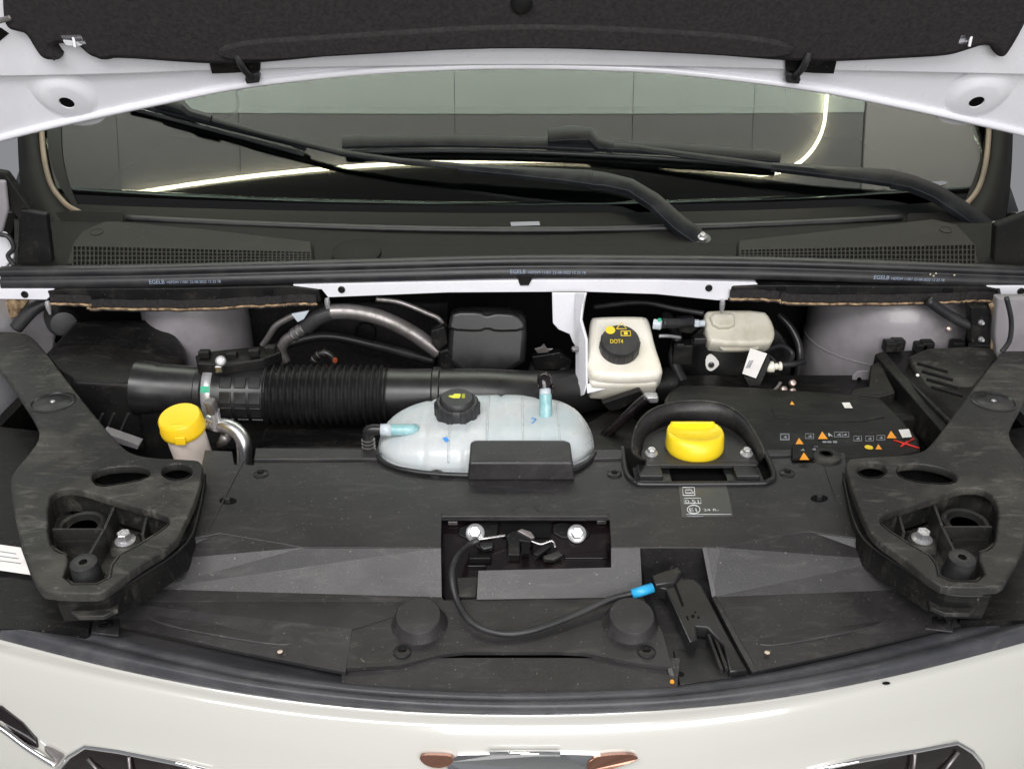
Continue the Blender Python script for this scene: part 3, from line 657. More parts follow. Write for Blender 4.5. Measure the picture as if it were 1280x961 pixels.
lathe('red_tip', [(.005, 0), (.004, .004)], Y(419, 450, .555), (0, -1, 0), 'orange_rubber', t, segs=10)
t = thing('orange_plug', Y(498, 461, .56), 'small orange plug peeking above the black duct', 'plug')
lathe('plug', [(.013, 0), (.012, .004), (.005, .005)], Y(498, 468, .55), (0, -.3, 1), 'orange_rubber', t, segs=16)

# ------------------------------------------------------------------ black sensor box
t = thing('canister_box', Y(605, 470, .55), 'black rounded plastic box between the dull pipe and the white bracket', 'box')
KB = Plane(Y(605, 430, .58), (1, 0, 0), (0, .25, 1))
plate('shell', KB, [[(564, 390), (604, 389), (650, 391), (660, 404), (655, 470), (557, 470), (561, 402)]], .07, 'smooth_plastic', t, bevel=.010, smooth_n=1)
plate('upper_lip', KB, [[(567, 389), (602, 389), (606, 393), (612, 393), (620, 390), (646, 392), (657, 404), (655, 414), (618, 415), (613, 412), (606, 412), (600, 415), (560, 413), (562, 400)]], .014, 'smooth_plastic', t, bevel=.005, lift=.006, smooth_n=1)
prism('side_lug', [Y(u, v, .58) for u, v in [(538, 414), (556, 408), (560, 430), (548, 440), (540, 430)]], (0, .02, 0), 'dark_plastic', t, bevel=.003)
prism('lower_lug', [Y(u, v, .575) for u, v in [(548, 440), (560, 436), (574, 452), (566, 470), (550, 474)]], (0, .02, 0), 'dark_plastic', t, bevel=.004)

# ------------------------------------------------------------------ brake fluid reservoir
t = thing('brake_reservoir', Y(780, 490, .52), 'milky white brake fluid reservoir with black cap bearing yellow symbols', 'reservoir')
BP = Plane(Y(780, 455, .51), (1, 0, 0), (0, .11, .058))
plate('tank', BP, [[(738, 396), (742, 393), (804, 392), (812, 396), (816, 412), (820, 430), (829, 456), (829, 464), (820, 472), (745, 472), (735, 462), (733, 450), (736, 420)]], .05, 'milk_plastic', t, bevel=.012, smooth_n=2)
plate('tank_base', BP, [[(738, 440), (820, 440), (825, 470), (818, 474), (742, 474), (737, 468)]], .05, 'milk_plastic', t, bevel=.008, lift=-.016, smooth_n=1)
cc = BP.hit(774, 436)
cp = lathe('cap', [(.034, -.001), (.0335, .021), (.032, .025), (.028, .026), (.001, .026)], cc, BP.n, 'rubber', t, segs=40)
for k in range(14):
    an = R(k * 360 / 14); n = BP.ex * math.cos(an) + BP.ey * math.sin(an)
    rot = Matrix((n.cross(BP.n), n, BP.n)).transposed()
    box('grip_rib', cc + n * .0335 + BP.n * .010, (.004, .003, .017), 'rubber', cp, rot=rot, bevel=.001)
CPl = Plane(cc + BP.n * .0262, BP.ex, BP.ey)
def onplane(pl, c, pts): return [c + pl.ex * x + pl.ey * y for x, y in pts]
def icon(name, pl, c, pts, m, par): return sheet(name, [p + pl.n * .0004 for p in onplane(pl, c, pts)], [list(range(len(pts)))], m, par)
def outline(name, pl, c, pts, m, par, r=.0006):
    P = onplane(pl, c, pts); P.append(P[0]); return tube(name, P, r, m, par, segs=5, n=1)
tc_ = CPl.hit(774, 415)
lathe('symbol_disc', [(.0085, 0), (.0085, .0005), (.001, .0006)], tc_ + BP.ex * -.015 + BP.ey * .004, BP.n, 'print_yellow', cp, segs=20)
outline('symbol_triangle', BP, tc_ + BP.ex * .004 + BP.ey * .012, [(-.008, -.005), (.009, -.005), (.001, .009)], 'print_yellow', cp, .0010)
outline('symbol_book', BP, tc_ + BP.ex * .011 + BP.ey * -.003, [(-.008, -.005), (.008, -.005), (.008, .005), (-.008, .005)], 'print_yellow', cp, .0010)
icon('symbol_page', BP, tc_ + BP.ex * .011 + BP.ey * -.003, [(-.003, -.003), (.003, -.003), (.003, .003), (-.003, .003)], 'print_yellow', cp)
CP2 = Plane(tc_ + BP.n * .0002, BP.ex, BP.ey)
text('cap_print', 'DOT4', CP2, 763, 429, 779, 'print_yellow', cp, height=.0085, lift=.0004)
lathe('port', [(.009, 0), (.009, .012), (.007, .014)], Y(817, 405, .56), (1, -.3, 0), 'clear_plastic', t, segs=16)
lathe('port_ring', [(.0085, 0), (.0095, .003), (.0085, .006)], Y(822, 404, .56), (1, -.3, 0), 'green_ink', t, segs=16)
tube('hose', [Y(828, 404, .57), Y(845, 404, .58), Y(866, 402, .6)], .009, 'rubber', t)

# ------------------------------------------------------------------ second reservoir, tag, odds and ends
t = thing('clutch_reservoir', Y(925, 440, .58), 'small yellowed translucent reservoir under the right heat shield', 'reservoir')
CR = Plane(Y(925, 425, .575), (1, 0, 0), (0, .10, .07))
plate('tank', CR, [[(880, 392), (886, 386), (955, 386), (964, 396), (970, 412), (968, 424), (960, 430), (890, 430), (884, 420)]], .035, 'aged_plastic', t, bevel=.008, smooth_n=1)
plate('raised_lid', CR, [[(885, 394), (915, 393), (918, 400), (917, 411), (892, 412)]], .012, 'aged_plastic', t, bevel=.004, lift=.008, smooth_n=1)
prism('neck', [Y(u, v, .575) for u, v in [(897, 426), (952, 426), (950, 436), (946, 440), (904, 440), (899, 436)]], (0, .03, 0), 'aged_plastic', t, bevel=.004)
lathe('port', [(.006, 0), (.006, .014)], Y(880, 404, .60), (-1, -.2, 0), 'clear_plastic', t, segs=14)
t = thing('label_tag', Y(940, 478, .52), 'white printed paper tag hanging in front of the brake booster', 'tag')
LP = Plane(Y(943, 455, .545), (1, .05, -.12), (.1, .35, 1))
pp = [(938, 435), (959, 442), (945, 473), (928, 467)]
plate('paper', LP, [pp], .0012, 'paper', t, bevel=.0002, smooth_n=0)
for k in range(3): decal('print_line', LP, [(932 + k * 2, 460 - k * .5), (937 + k * 2, 450), (938 + k * 2, 450.5), (933 + k * 2, 460.5)], 'print_grey', t, .0005)
tube('tag_tie', [LP.hit(952, 440, -.004), Y(966, 448, .56), Y(975, 460, .57)], .002, 'rubber', t)
prism('tag_back', [LP.hit(u, v, -.004) for u, v in [(946, 474), (960, 444), (963, 452), (950, 482), (938, 486), (930, 470)]], (0, .006, 0), 'dark_plastic', t)
t = thing('brake_booster', Y(915, 470, .62), 'round black brake booster half hidden behind the label tag', 'booster')
bo = Y(920, 462, .64)
lathe('shell', [(.105, -.06), (.108, -.02), (.102, -.004), (.086, 0), (.082, .004), (.05, .010), (.001, .012)], bo, (0, -1, .25), 'dark_plastic', t, segs=48)
prism('white_tab', [Y(u, v, .600) for u, v in chaikin([(882, 447), (888, 442), (894, 446), (900, 454), (896, 460), (888, 465), (882, 460)], 1)], (0, .003, 0), 'paper', t, bevel=.0005)
lathe('tab_ring', [(.0055, 0), (.0055, .001), (.0038, .001), (.0036, 0)], Y(889, 456, .5995), (0, -1, .2), 'rubber', t, segs=20)
t = thing('cable_union', Y(975, 457, .57), 'white plastic union on a black cable right of the label tag', 'connector')
lathe('union', [(.008, 0), (.010, .006), (.010, .012), (.006, .014), (.006, .020), (.008, .022), (.008, .026), (.004, .028)], Y(958, 459, .56), (1, 0, .1), 'milk_plastic', t, segs=20)
tube('cable', [Y(972, 456, .56), Y(990, 455, .565), Y(1005, 452, .58)], .0055, 'rubber', t)
t = thing('fluid_connector', Y(868, 404, .6), 'black connector with turquoise clip between the two reservoirs', 'connector')
prism('body', [Y(u, v, .595) for u, v in [(846, 400), (868, 398), (874, 410), (864, 418), (848, 416)]], (0, .02, 0), 'dark_plastic', t, bevel=.003)
box('clip', Y(871, 404, .592), (.009, .010, .012), 'clear_plastic', t, bevel=.002)
box('lower_body', Y(874, 424, .595), (.022, .02, .012), 'smooth_plastic', t, bevel=.002)
tube('cable', [Y(824, 420, .57), Y(836, 420, .575), Y(850, 422, .59)], .0032, 'zinc', t)
t = thing('pipe_bundle', Y(985, 485, .5), 'cluster of small copper coloured pipe ends behind the battery cover', 'pipes')
for u, v in ((990, 479), (979, 487), (990, 489)):
    lathe('pipe_end', [(.0062, 0), (.0062, .006), (.0045, .008), (.001, .0085)], Y(u, v, .52), (0, -.9, .6), 'copper', t, segs=14)
tube('lead', [Y(962, 492, .51), Y(970, 486, .52), Y(976, 478, .53)], .003, 'dull_pipe', t)
t = thing('dipstick_tube', Y(770, 545, .4), 'glossy black bent tube left of the oil filler tray', 'tube')
tube('tube', [Y(u, v, .42) for u, v in [(742, 560), (758, 543), (776, 527), (796, 508), (808, 498)]], .0085, 'gloss_black', t)
box('end_block', Y(814, 497, .44), (.022, .02, .012), 'zinc', t, bevel=.003)
prism('flap', [Y(u, v, .47) for u, v in [(752, 504), (800, 488), (806, 496), (776, 512), (762, 514)]], (0, .015, 0), 'dark_plastic', t, bevel=.002)
t = thing('engine_block', (0, .5, .80), 'dark engine block glimpsed below the intake duct', 'engine')
box('block', (-.1, .52, .80), (.9, .16, .1), 'dark_plastic', t, bevel=.02)
prism('engine_lid', [Z(u, v, .88) for u, v in [(322, 560), (480, 560), (470, 532), (330, 532)]], (0, 0, -.04), 'dark_plastic', t, bevel=.008)
prism('side_casing', [Z(u, v, .89) for u, v in [(738, 566), (792, 566), (820, 540), (770, 505), (726, 530)]], (0, 0, -.06), 'dark_plastic', t, bevel=.008)

# ------------------------------------------------------------------ battery cover with warning pictograms
BZ = .948; BPL = ZP(BZ)
t = thing('battery_cover', Z(1000, 530, .80), 'flat black battery cover printed with small orange warning triangles', 'cover')
plate('lid', BPL, [[(826, 566), (828, 500), (842, 482), (862, 479), (1000, 487), (1092, 494), (1108, 500), (1162, 562), (1120, 572), (1050, 590), (990, 590), (960, 572), (940, 566)]], .05, 'dark_plastic', t, bevel=.006, smooth_n=1)
plate('lid_field', BPL, [[(962, 504), (1088, 504), (1112, 528), (970, 527)]], .003, 'dark_plastic', t, bevel=.001, lift=.0015, smooth_n=1)
box('side', Z(1000, 530, .86) , (.42, .16, .12), 'dark_plastic', t, bevel=.01)
plate('flap', BPL, [[(989, 561), (1016, 561), (1016, 577), (990, 579)]], .006, 'dark_plastic', t, bevel=.0015, lift=.009, smooth_n=0)
def tri(u, v, s, m='print_orange', lift=.0012, pl=BPL): return decal('warning_triangle', pl, [(u - s * .85, v + s * .55), (u + s * 1.05, v + s * .55), (u - s * .05, v - s * .9)], m, t, lift)
tri(990, 504, 3, lift=.0025); tri(1028, 545, 6.5); tri(999, 553, 6.5); tri(1114, 544, 6.5); tri(1098, 559, 4.5); tri(1005, 571, 6.5, lift=.0105)
lathe('warning_disc', [(.0062, 0), (.0062, .0004), (.001, .0005)], BPL.hit(1086, 559, .001), (0, 0, 1), 'print_yellow', t, segs=20)
for q in ([(1052, 503), (1062, 503), (1066, 510), (1056, 510)], [(1123, 537), (1136, 536), (1140, 546), (1128, 547)]): decal('data_label', BPL, q, 'paper', t, .0024)
def pic(u, v, w_, h_):
    P = [BPL.hit(a, b, .001) for a, b in ((u - w_, v - h_), (u + w_, v - h_), (u + w_, v + h_), (u - w_, v + h_))]; P.append(P[0])
    tube('pictogram', P, .0006, 'print_grey', t, segs=5, n=1)
for u, v in ((981, 546), (1012, 545), (1048, 543), (1056, 543), (1072, 548), (1087, 548), (1101, 547), (1003, 562), (1017, 561)): pic(u, v, 5, 3); decal('pictogram_fill', BPL, [(u - 2.5, v + 1), (u + 1.5, v - 1.8), (u + 3, v + 1.5)], 'print_grey', t, .0104 if (u < 1020 and v > 555) else .001)
pic(966 + 15, 546, 5.5, 4)
text('lettering', 'A', BPL, 1036, 545.5, 1041, 'print_white', t, height=.011, lift=.001)
for u in (1028, 1034, 1041): decal('print_dash', BPL, [(u, 551), (u + 5, 551), (u + 5.5, 553.5), (u + .5, 553.5)], 'print_grey', t, .001)
for a_, b_ in (((1117, 550), (1149, 560)), ((1142, 548), (1126, 558)), ((1128, 555), (1142, 549))):
    tube('red_cross_mark', [BPL.hit(*a_, .001), BPL.hit(*b_, .001)], .0013, 'print_red', t, segs=6, n=1)

# ------------------------------------------------------------------ dirty fuse box at right
t = thing('fuse_box', Z(1160, 500, .85), 'dirty black box between the right strut tower and right bracket', 'fuse box')
prism('case', [Y(u, v, y) for u, v, y in [(1098, 440, .58), (1140, 436, .60), (1250, 430, .62), (1260, 470, .50), (1222, 500, .42), (1190, 530, .36), (1160, 500, .42)]], (0, 0, -.14), 'dark_plastic', t, bevel=.006)
plate('dusty_lid', Plane(Y(1185, 480, .47), (1, 0, 0), (0, .17, .045)), [[(1132, 436), (1240, 430), (1250, 450), (1210, 495), (1184, 520), (1150, 470)]], .016, 'bracket_plastic', t, bevel=.006, smooth_n=1)
prism('side_rail', [Y(u, v, y) for u, v, y in [(1093, 442, .56), (1106, 438, .57), (1186, 530, .37), (1178, 540, .36)]], (0, 0, -.05), 'dark_plastic', t, bevel=.003)
prism('front_case', [Y(u, v, y) for u, v, y in [(1088, 456, .54), (1100, 450, .55), (1120, 490, .47), (1098, 496, .47), (1062, 492, .48), (1066, 486, .49), (1086, 482, .49)]], (0, 0, -.06), 'dark_plastic', t, bevel=.003)
for u, v, y in ((1112, 432, .585), (1122, 430, .59), (1150, 434, .59), (1158, 432, .59), (1196, 432, .6)): box('latch_lug', Y(u, v, y), (.022, .02, .020), 'dark_plastic', t, bevel=.003)
lathe('rivet', [(.003, 0), (.002, .002)], Y(1147, 469, .46), (0, -.6, 1), 'paper', t, segs=10)
for k in range(4):
    p = Y(1165 + 6 * k, 462 + 10 * k, .47 - .02 * k); box('lid_rib', p + Vector((0, 0, .004)), (.05, .004, .006), 'dark_plastic', t, rot=Matrix.Rotation(R(-40), 3, 'Z'), bevel=.001)

# ------------------------------------------------------------------ radiator cover
CZ = .95; TP = ZP(CZ)
t = thing('radiator_cover', Z(650, 700, .86), 'broad black plastic cover over the radiator, dusty and faceted', 'cover')
top = plate('top_panel', TP, [[(256, 562), (290, 564), (293, 580), (317, 581), (320, 567), (474, 567), (480, 577), (500, 585), (540, 591), (590, 594), (690, 592), (722, 584), (738, 572), (741, 567), (777, 567), (782, 590), (790, 602), (800, 606), (955, 606), (966, 600), (966, 590), (956, 566), (988, 566), (990, 578), (1030, 578), (1040, 565), (1056, 566), (1064, 610), (1080, 655), (1089, 674),
    (1012, 664), (982, 668), (900, 684), (764, 684), (762, 648), (552, 648), (551, 684), (380, 684), (275, 666), (222, 676), (240, 630), (250, 590)]], .004, 'cover_plastic', t, bevel=.0012, smooth_n=0)
def facet(name, pts, solid=.005, m='cover_plastic', par=t, bevel=.0025):
    V_ = [Z(*p) for p in pts]
    return sheet(name, V_, [list(range(len(pts)))], m, par, solid=solid)
facet('slope_panel', [(222, 676, .9495), (275, 666, .9495), (380, 684, .9495), (551, 684, .9495), (552, 746, .905), (190, 736, .905), (165, 724, .905), (196, 700, .93)])
facet('slope_panel', [(598, 713, .929), (764, 709, .9315), (764, 684, .9495), (800, 684, .9495), (803, 746, .905), (596, 749, .905)])
facet('slope_panel', [(878, 684, .9495), (900, 684, .9495), (982, 668, .9495), (1012, 664, .9495), (1089, 674, .9495), (1112, 700, .928), (1150, 736, .905), (890, 746, .905)])
def panel(name, P, F, **k):
    return sheet(name, [Z(*p) for p in P], F, 'cover_plastic', t, solid=.003, **k)
facet('left_wing', [(190, 736, .905), (552, 746, .905), (556, 752, .903), (440, 786, .9035), (432, 840, .895), (300, 814, .894), (110, 772, .894), (40, 768, .894), (96, 755, .899), (140, 752, .902)])
facet('right_wing', [(890, 746, .905), (1150, 736, .905), (1178, 755, .901), (1262, 757, .896), (1264, 768, .893), (1175, 786, .893), (1050, 816, .893), (940, 840, .893), (918, 800, .899)])
cen = facet('centre_panel', [(440, 787, .902), (556, 750, .9035), (596, 749, .904), (803, 746, .904), (828, 790, .901), (840, 834, .897), (800, 829, .897)] + [(730, 816, .898), (700, 814.5, .898), (580, 814.5, .898), (550, 818, .8975), (500, 831, .8965), (433, 835, .8965)])
facet('lower_panel', [(425, 822, .893), (850, 822, .893), (846, 862, .887), (740, 868, .887), (640, 871, .887), (520, 866, .887), (428, 856, .887)])
facet('recess_back_wall', [(800, 685, .949), (878, 685, .949), (883, 726, .888), (806, 726, .888)])
facet('recess_floor', [(806, 726, .888), (883, 726, .888), (940, 842, .882), (846, 856, .882)])
facet('recess_side_wall', [(878, 685, .949), (890, 746, .905), (918, 800, .899), (942, 840, .893), (940, 844, .882), (883, 726, .888)])
facet('recess_side_wall', [(800, 685, .949), (806, 726, .888), (846, 856, .882), (840, 834, .897), (828, 790, .901), (803, 746, .905)])
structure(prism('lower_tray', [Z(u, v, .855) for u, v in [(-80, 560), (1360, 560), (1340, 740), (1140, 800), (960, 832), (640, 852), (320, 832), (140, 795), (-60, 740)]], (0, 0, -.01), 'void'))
# raised block in front of the coolant tank
blk = [Z(u, v, z) for u, v, z in [(588, 552, .988), (594, 549.5, .989), (705, 549.5, .989), (713, 552, .988), (716, 578, .982), (586, 578, .982)]]
low = [Z(u, v, .951) for u, v in [(586, 590, ), (590, 586), (712, 586), (720, 590), (719, 601), (584, 601)]]
vs = blk + [Vector((p.x, p.y + .028, CZ)) if i < 4 else Z([0, 0, 0, 0, 719, 584][i], 601, CZ) for i, p in enumerate(blk)]
mesh('raised_block', vs, [[0, 1, 2, 3, 4, 5], [6, 7, 8, 9, 10, 11][::-1]] + [[i, (i + 1) % 6, (i + 1) % 6 + 6, i + 6] for i in range(6)], 'cover_plastic', t, bevel=.004, seg=3)
tube('tank_rim', [Z(u, v, CZ + .004) for u, v in [(472, 570), (480, 578), (500, 586), (540, 592), (590, 594), (640, 594), (690, 593), (722, 585), (738, 574), (743, 566)]], .004, 'smooth_plastic', t, segs=10)
for q in ([(320, 563), (474, 565), (474, 576), (318, 577)], [(742, 565), (778, 565), (780, 575), (736, 576)], [(955, 565), (989, 565), (989, 571), (957, 572)]):
    plate('rear_lip', TP, [q], .006, 'cover_plastic', t, bevel=.002, lift=.005, smooth_n=0)
tube('side_crease', [Z(u, v, CZ + .0005) for u, v in [(306, 574), (292, 600), (272, 640), (258, 667)]], .0012, 'cover_plastic', t, segs=6)
tube('side_crease', [Z(u, v, CZ + .0005) for u, v in [(1030, 580), (1040, 610), (1050, 640), (1058, 668)]], .0012, 'cover_plastic', t, segs=6)
def clip(u, v, z, n=(0, 0, 1)):
    k = lathe('push_clip', [(.0105, 0), (.0105, .002), (.0085, .0032), (.0052, .0034), (.005, .0022), (.001, .0022)], Z(u, v, z), n, 'smooth_plastic', t, segs=24)
    box('clip_slot', Z(u, v, z) + Vector((0, 0, .003)), (.008, .002, .001), 'void', k)
for u, v, z in ((326, 593, CZ), (545, 593, CZ), (768, 593, CZ), (984, 592, CZ), (131, 783, .894), (1176, 778, .895), (503, 815, .898), (808, 815, .899)): clip(u, v, z)
for u, v in ((132, 782), (1175, 777)): plate('clip_pad', ZP(.8955), [[(u - 18, v - 10), (u + 18, v - 9), (u + 16, v + 12), (u - 18, v + 8)]], .003, 'cover_plastic', t, bevel=.001, smooth_n=0)
for u, v in ((285, 626), (1024, 623)):
    k = plate('slot', TP, [oval(u, v, 11, 4.5)], .001, 'void', t, bevel=.0002, lift=.0006, smooth_n=0)
    box('pin', Z(u, v - 1, CZ + .004), (.007, .005, .008), 'smooth_plastic', k, bevel=.001)
for u in (524, 788):
    lathe('bump', [(.036, -.002), (.034, .001), (.031, .004), (.0275, .019), (.026, .021), (.022, .0218), (.001, .022)], Z(u, 782, .9005), (0, -.22, 1), 'cover_plastic', t, segs=40)
for P in ([(172, 764), (200, 764), (300, 782), (360, 790), (372, 798), (360, 808), (280, 796), (200, 780)], [(1132, 764), (1104, 764), (1010, 782), (950, 792), (944, 800), (956, 808), (1030, 796), (1104, 780)]):
    plate('emboss', ZP(.8985), [P], .004, 'cover_plastic', t, bevel=.0018, smooth_n=2)
for u, v, z in ((350, 814, .8965), (959, 815, .8965)): lathe('chip', [(.0034, 0), (.002, .001)], Z(u, v, z + .003), (0, 0, 1), 'dust_speck', t, segs=7)
# boss ring at the right rear corner
lathe('ear', [(.022, -.004), (.022, .004), (.019, .006), (.010, .006), (.0095, .001)], Z(1032, 571, CZ), (0, 0, 1), 'bracket_plastic', t, segs=28)
lathe('ear_hole', [(.0065, .0062), (.001, .0062)], Z(1032, 571, CZ), (0, 0, 1), 'void', t, segs=20)
# printed approval label
film = plate('approval_label', TP, [[(848, 607), (908, 606), (916, 645), (852, 647)]], .0008, 'label_film', t, bevel=.0001, lift=.0008, smooth_n=0)
LB = ZP(CZ + .001)
def frame(pts, r=.0007):
    P = [LB.hit(u, v, .0003) for u, v in pts]; P.append(P[0]); tube('print_frame', P, r, 'print_white', film, segs=5, n=1)
frame([(853, 609), (868, 609), (868.5, 619), (854, 619)]); frame([(857, 612), (864, 612), (867, 616), (857, 616)])
frame([(855, 622.5), (876, 622.5), (876, 629), (855.5, 629)], .0005)
text('print_number', '0.51', LB, 857, 628.4, 874, 'print_white', film, height=.0075, lift=.0004)
frame([(p[0], p[1]) for p in oval(867, 636.5, 8, 5.2, 24)])
text('print_number', 'E1', LB, 862.5, 639.5, 871.5, 'print_white', film, height=.0085, lift=.0004)
text('print_number', '24 R-', LB, 880, 638.5, 899, 'print_white', film, height=.0055, lift=.0004)
tube('print_rule', [LB.hit(858, 642.6, .0003), LB.hit(914, 642.6, .0003)], .0004, 'print_white', film, segs=5, n=1)
tube('print_rule', [LB.hit(859, 645, .0003), LB.hit(880, 645, .0003)], .0007, 'print_grey', film, segs=5, n=1)

# ------------------------------------------------------------------ coolant tank
tc = Z(607, 575, .94); tc.y = .305
t = thing('coolant_tank', tc, 'translucent pale coolant expansion tank with black screw cap', 'tank')
rx, ry = .163, .095
def th(x):   # crown height along the tank
    return interp([(-.163, .006), (-.155, .022), (-.13, .038), (-.09, .050), (-.05, .056), (0, .0585), (.055, .0575), (.075, .0545), (.11, .053), (.14, .040), (.157, .020), (.163, .006)], x) * .9
def tw(x): return ry * max(0.03, 1 - (abs(x) / .1655) ** 3.2) ** .5
rows = []; NS = 90
for i in range(NS + 1):
    x = -rx + 2 * rx * i / NS; h, wd = th(x), tw(x)
    g = 1 - .035 * sum(math.exp(-((x - q) / .0035) ** 2) for q in (-.088, -.028, .022, .082)) - .012 * (.5 + .5 * math.cos(x * 70))
    rows.append([tc + Vector((x, -wd * math.copysign(abs(math.cos(a)) ** .55, math.cos(a)) * g, (h * math.sin(a) ** .62 * g) if a > 0 and a < math.pi else 0)) if 0 <= a <= math.pi else tc + Vector((x, -wd * math.cos(a) * g * 1.0, -.03)) for a in [-.3] + [math.pi * k / 26 for k in range(27)] + [math.pi + .3]])
tk = loft('tank_body', rows, 'tank_plastic', t, closed=True, smooth=True)
tube('weld_seam', [tc + Vector((x, -tw(x) * 1.005, th(x) * .13)) for x in [-.158 + .316 * k / 24 for k in range(25)]], .0018, 'tank_plastic', tk, segs=8, n=2)
for x in (-.052, .003, .055, .108):
    tube('mould_rib', [tc + Vector((x, -tw(x) * abs(math.cos(a)) ** .55 * (1 if a < math.pi / 2 else -1) , th(x) * math.sin(a) ** .62)) for a in [math.pi * k / 24 for k in range(2, 16)]], .0014, 'tank_plastic', tk, segs=8, n=2)
cc = Z(572, 521, .984); cax = Vector((0, -.12, 1))
lathe('neck', [(.026, -.02), (.026, .004), (.030, .006)], cc, cax, 'tank_plastic', t)
cp = lathe('cap', [(.0315, .002), (.0325, .004), (.0325, .026), (.030, .029), (.026, .0295), (.0255, .033), (.023, .036), (.012, .0365), (.001, .0365)], cc, cax, 'rubber', t, segs=48)
for k in range(10):
    an = R(k * 36); n = Vector((math.cos(an), math.sin(an), 0)); rot = Matrix((n.cross(Vector((0, 0, 1))), n, Vector((0, 0, 1)))).transposed()
    box('grip_lobe', cc + n * .0315 + Vector((0, -.0015, .015)), (.010, .006, .022), 'rubber', cp, rot=rot, bevel=.002)
TPc = Plane(cc + cax.normalized() * .0368, (1, 0, 0), (0, 1, .12))
hc = TPc.o + Vector((0, .002, 0))
icon('hand_symbol', TPc, hc, [(-.012, -.002), (-.005, -.006), (.004, -.006), (.006, .003), (.004, .006), (-.004, .006), (-.006, .002), (-.012, .001)], 'print_lime', cp)
for k in range(3): icon('steam_symbol', TPc, hc, [(.0075, -.005 + k * .004), (.012, -.005 + k * .004), (.012, -.003 + k * .004), (.0075, -.003 + k * .004)], 'print_lime', cp)
def dome(u, v):          # point on the tank surface on this sight line
    d = ray(u, v)
    for k in range(5000):
        p = CAM + d * (1.0 + k * .0002) - tc
        if abs(p.x) < rx * .99 and p.z > 0 and (abs(p.y) / tw(p.x)) ** 3.6 + (p.z / th(p.x)) ** 3.2 < 1: return p + tc
    return Y(u, v, tc.y)
p = dome(512, 540)
sc = tube('left_spigot', [p + Vector((.006, .012, -.002)), p + Vector((.002, 0, .004)), p + Vector((-.03, -.002, .005))], .0085, 'aqua_plastic', t, segs=16)
tube('spigot_sleeve', [p + Vector((-.026, -.002, .005)), p + Vector((-.042, -.002, .005))], .0092, 'clear_plastic', sc, segs=16)
hs = tube('hose_end', [p + Vector((-.038, -.002, .005)), p + Vector((-.056, -.001, .004)), p + Vector((-.062, 0, -.004)), p + Vector((-.062, .0, -.04))], .0085, 'smooth_plastic', t, segs=16)
for k in range(5): lathe('hose_rib', [(.0085, -.0012), (.0105, 0), (.0085, .0012)], p + Vector((-.062, 0, -.012 - .006 * k)), (0, 0, 1), 'dull_pipe', hs, segs=16)
p = dome(682, 517)
sc = tube('rear_spigot', [p + Vector((0, -.004, -.006)), p + Vector((0, .002, .010)), p + Vector((0, .012, .026))], .0095, 'aqua_plastic', t, segs=16)
tube('spigot_sleeve', [p + Vector((0, .011, .023)), p + Vector((-.001, .018, .034))], .0088, 'clear_plastic', sc, segs=16)
hs = tube('hose_end', [p + Vector((-.001, .018, .032)), p + Vector((-.002, .03, .044)), p + Vector((-.002, .05, .03))], .0105, 'gloss_black', t, segs=16)
for s_ in (-1, 1): box('quick_clip', p + Vector((.011 * s_, .018, .034)), (.004, .01, .012), 'gloss_black', hs, bevel=.001)
for q in ([(553, 548), (558, 546), (562, 551), (557, 553)],): sheet('paint_mark', [dome(u, v) + Vector((0, -.0015, .0015)) for u, v in q], [[0, 1, 2, 3]], 'blue_ink', t)
for pts in ([(664, 523), (670, 524), (665, 529)], [(518, 535), (521, 532), (520, 537)]): tube('pen_mark', [dome(u, v) + Vector((0, -.001, .001)) for u, v in pts], .0008, 'blue_ink', t, segs=5, n=3)

# ------------------------------------------------------------------ oil filler tray
t = thing('oil_filler_tray', Z(872, 580, .94), 'D shaped black drip tray around the yellow oil cap', 'tray')
rim = chaikin([(806, 575), (791, 567), (790, 552), (796, 530), (812, 512), (838, 503), (872, 500), (905, 504), (930, 520), (945, 543), (957, 566), (950, 575)], 2, False)
flo = chaikin([(808, 577), (800, 570), (803, 558), (806, 546), (820, 536), (842, 529), (872, 527), (900, 530), (922, 542), (934, 556), (944, 569), (946, 576)], 2, False)
FZ = .962
R1 = [Z(u, v, interp([(0, .964), (.06, .975), (.15, .99), (.5, .995), (.85, .99), (.94, .975), (1, .964)], i / (len(rim) - 1))) for i, (u, v) in enumerate(rim)]
F1 = [Z(u, v, FZ) for u, v in flo]
loft('wall', [R1, F1], 'cover_plastic', t, smooth=True, solid=.0025)
tube('rim', R1, .0016, 'bracket_plastic', t, segs=6, n=1)
plate('floor', ZP(FZ), [[(u, v) for u, v in flo]], .004, 'cover_plastic', t, bevel=.001, smooth_n=0)
prism('front_lip', [Z(u, v, FZ + .001) for u, v in [(806, 577), (948, 577), (946, 581), (808, 581)]], (0, 0, -.006), 'cover_plastic', t, bevel=.001)
for u, v in ((814, 567), (933, 567)): bolt('tray_bolt', Z(u, v, FZ + .001), (0, -.1, 1), .0095, t)
for u in (812, 932): 
    box('pedestal', Z(u, 592, .955) , (.034, .03, .014), 'smooth_plastic', t, bevel=.002); box('foot', Z(u + (3 if u < 900 else -3), 594, .951), (.052, .036, .005), 'smooth_plastic', t, bevel=.0015)
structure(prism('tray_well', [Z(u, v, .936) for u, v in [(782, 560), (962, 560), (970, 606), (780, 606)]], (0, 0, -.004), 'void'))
tube('bezel', [Z(u, v, CZ + .002) for u, v in [(778, 560), (781, 582), (786, 596), (796, 603), (812, 605), (940, 604), (960, 602), (967, 596), (964, 584), (955, 563)]], .0042, 'smooth_plastic', t, segs=10)
oc = Z(868, 562, FZ)
t = thing('oil_filler', oc, 'bright yellow oil filler cap with finger grip in the tray', 'cap')
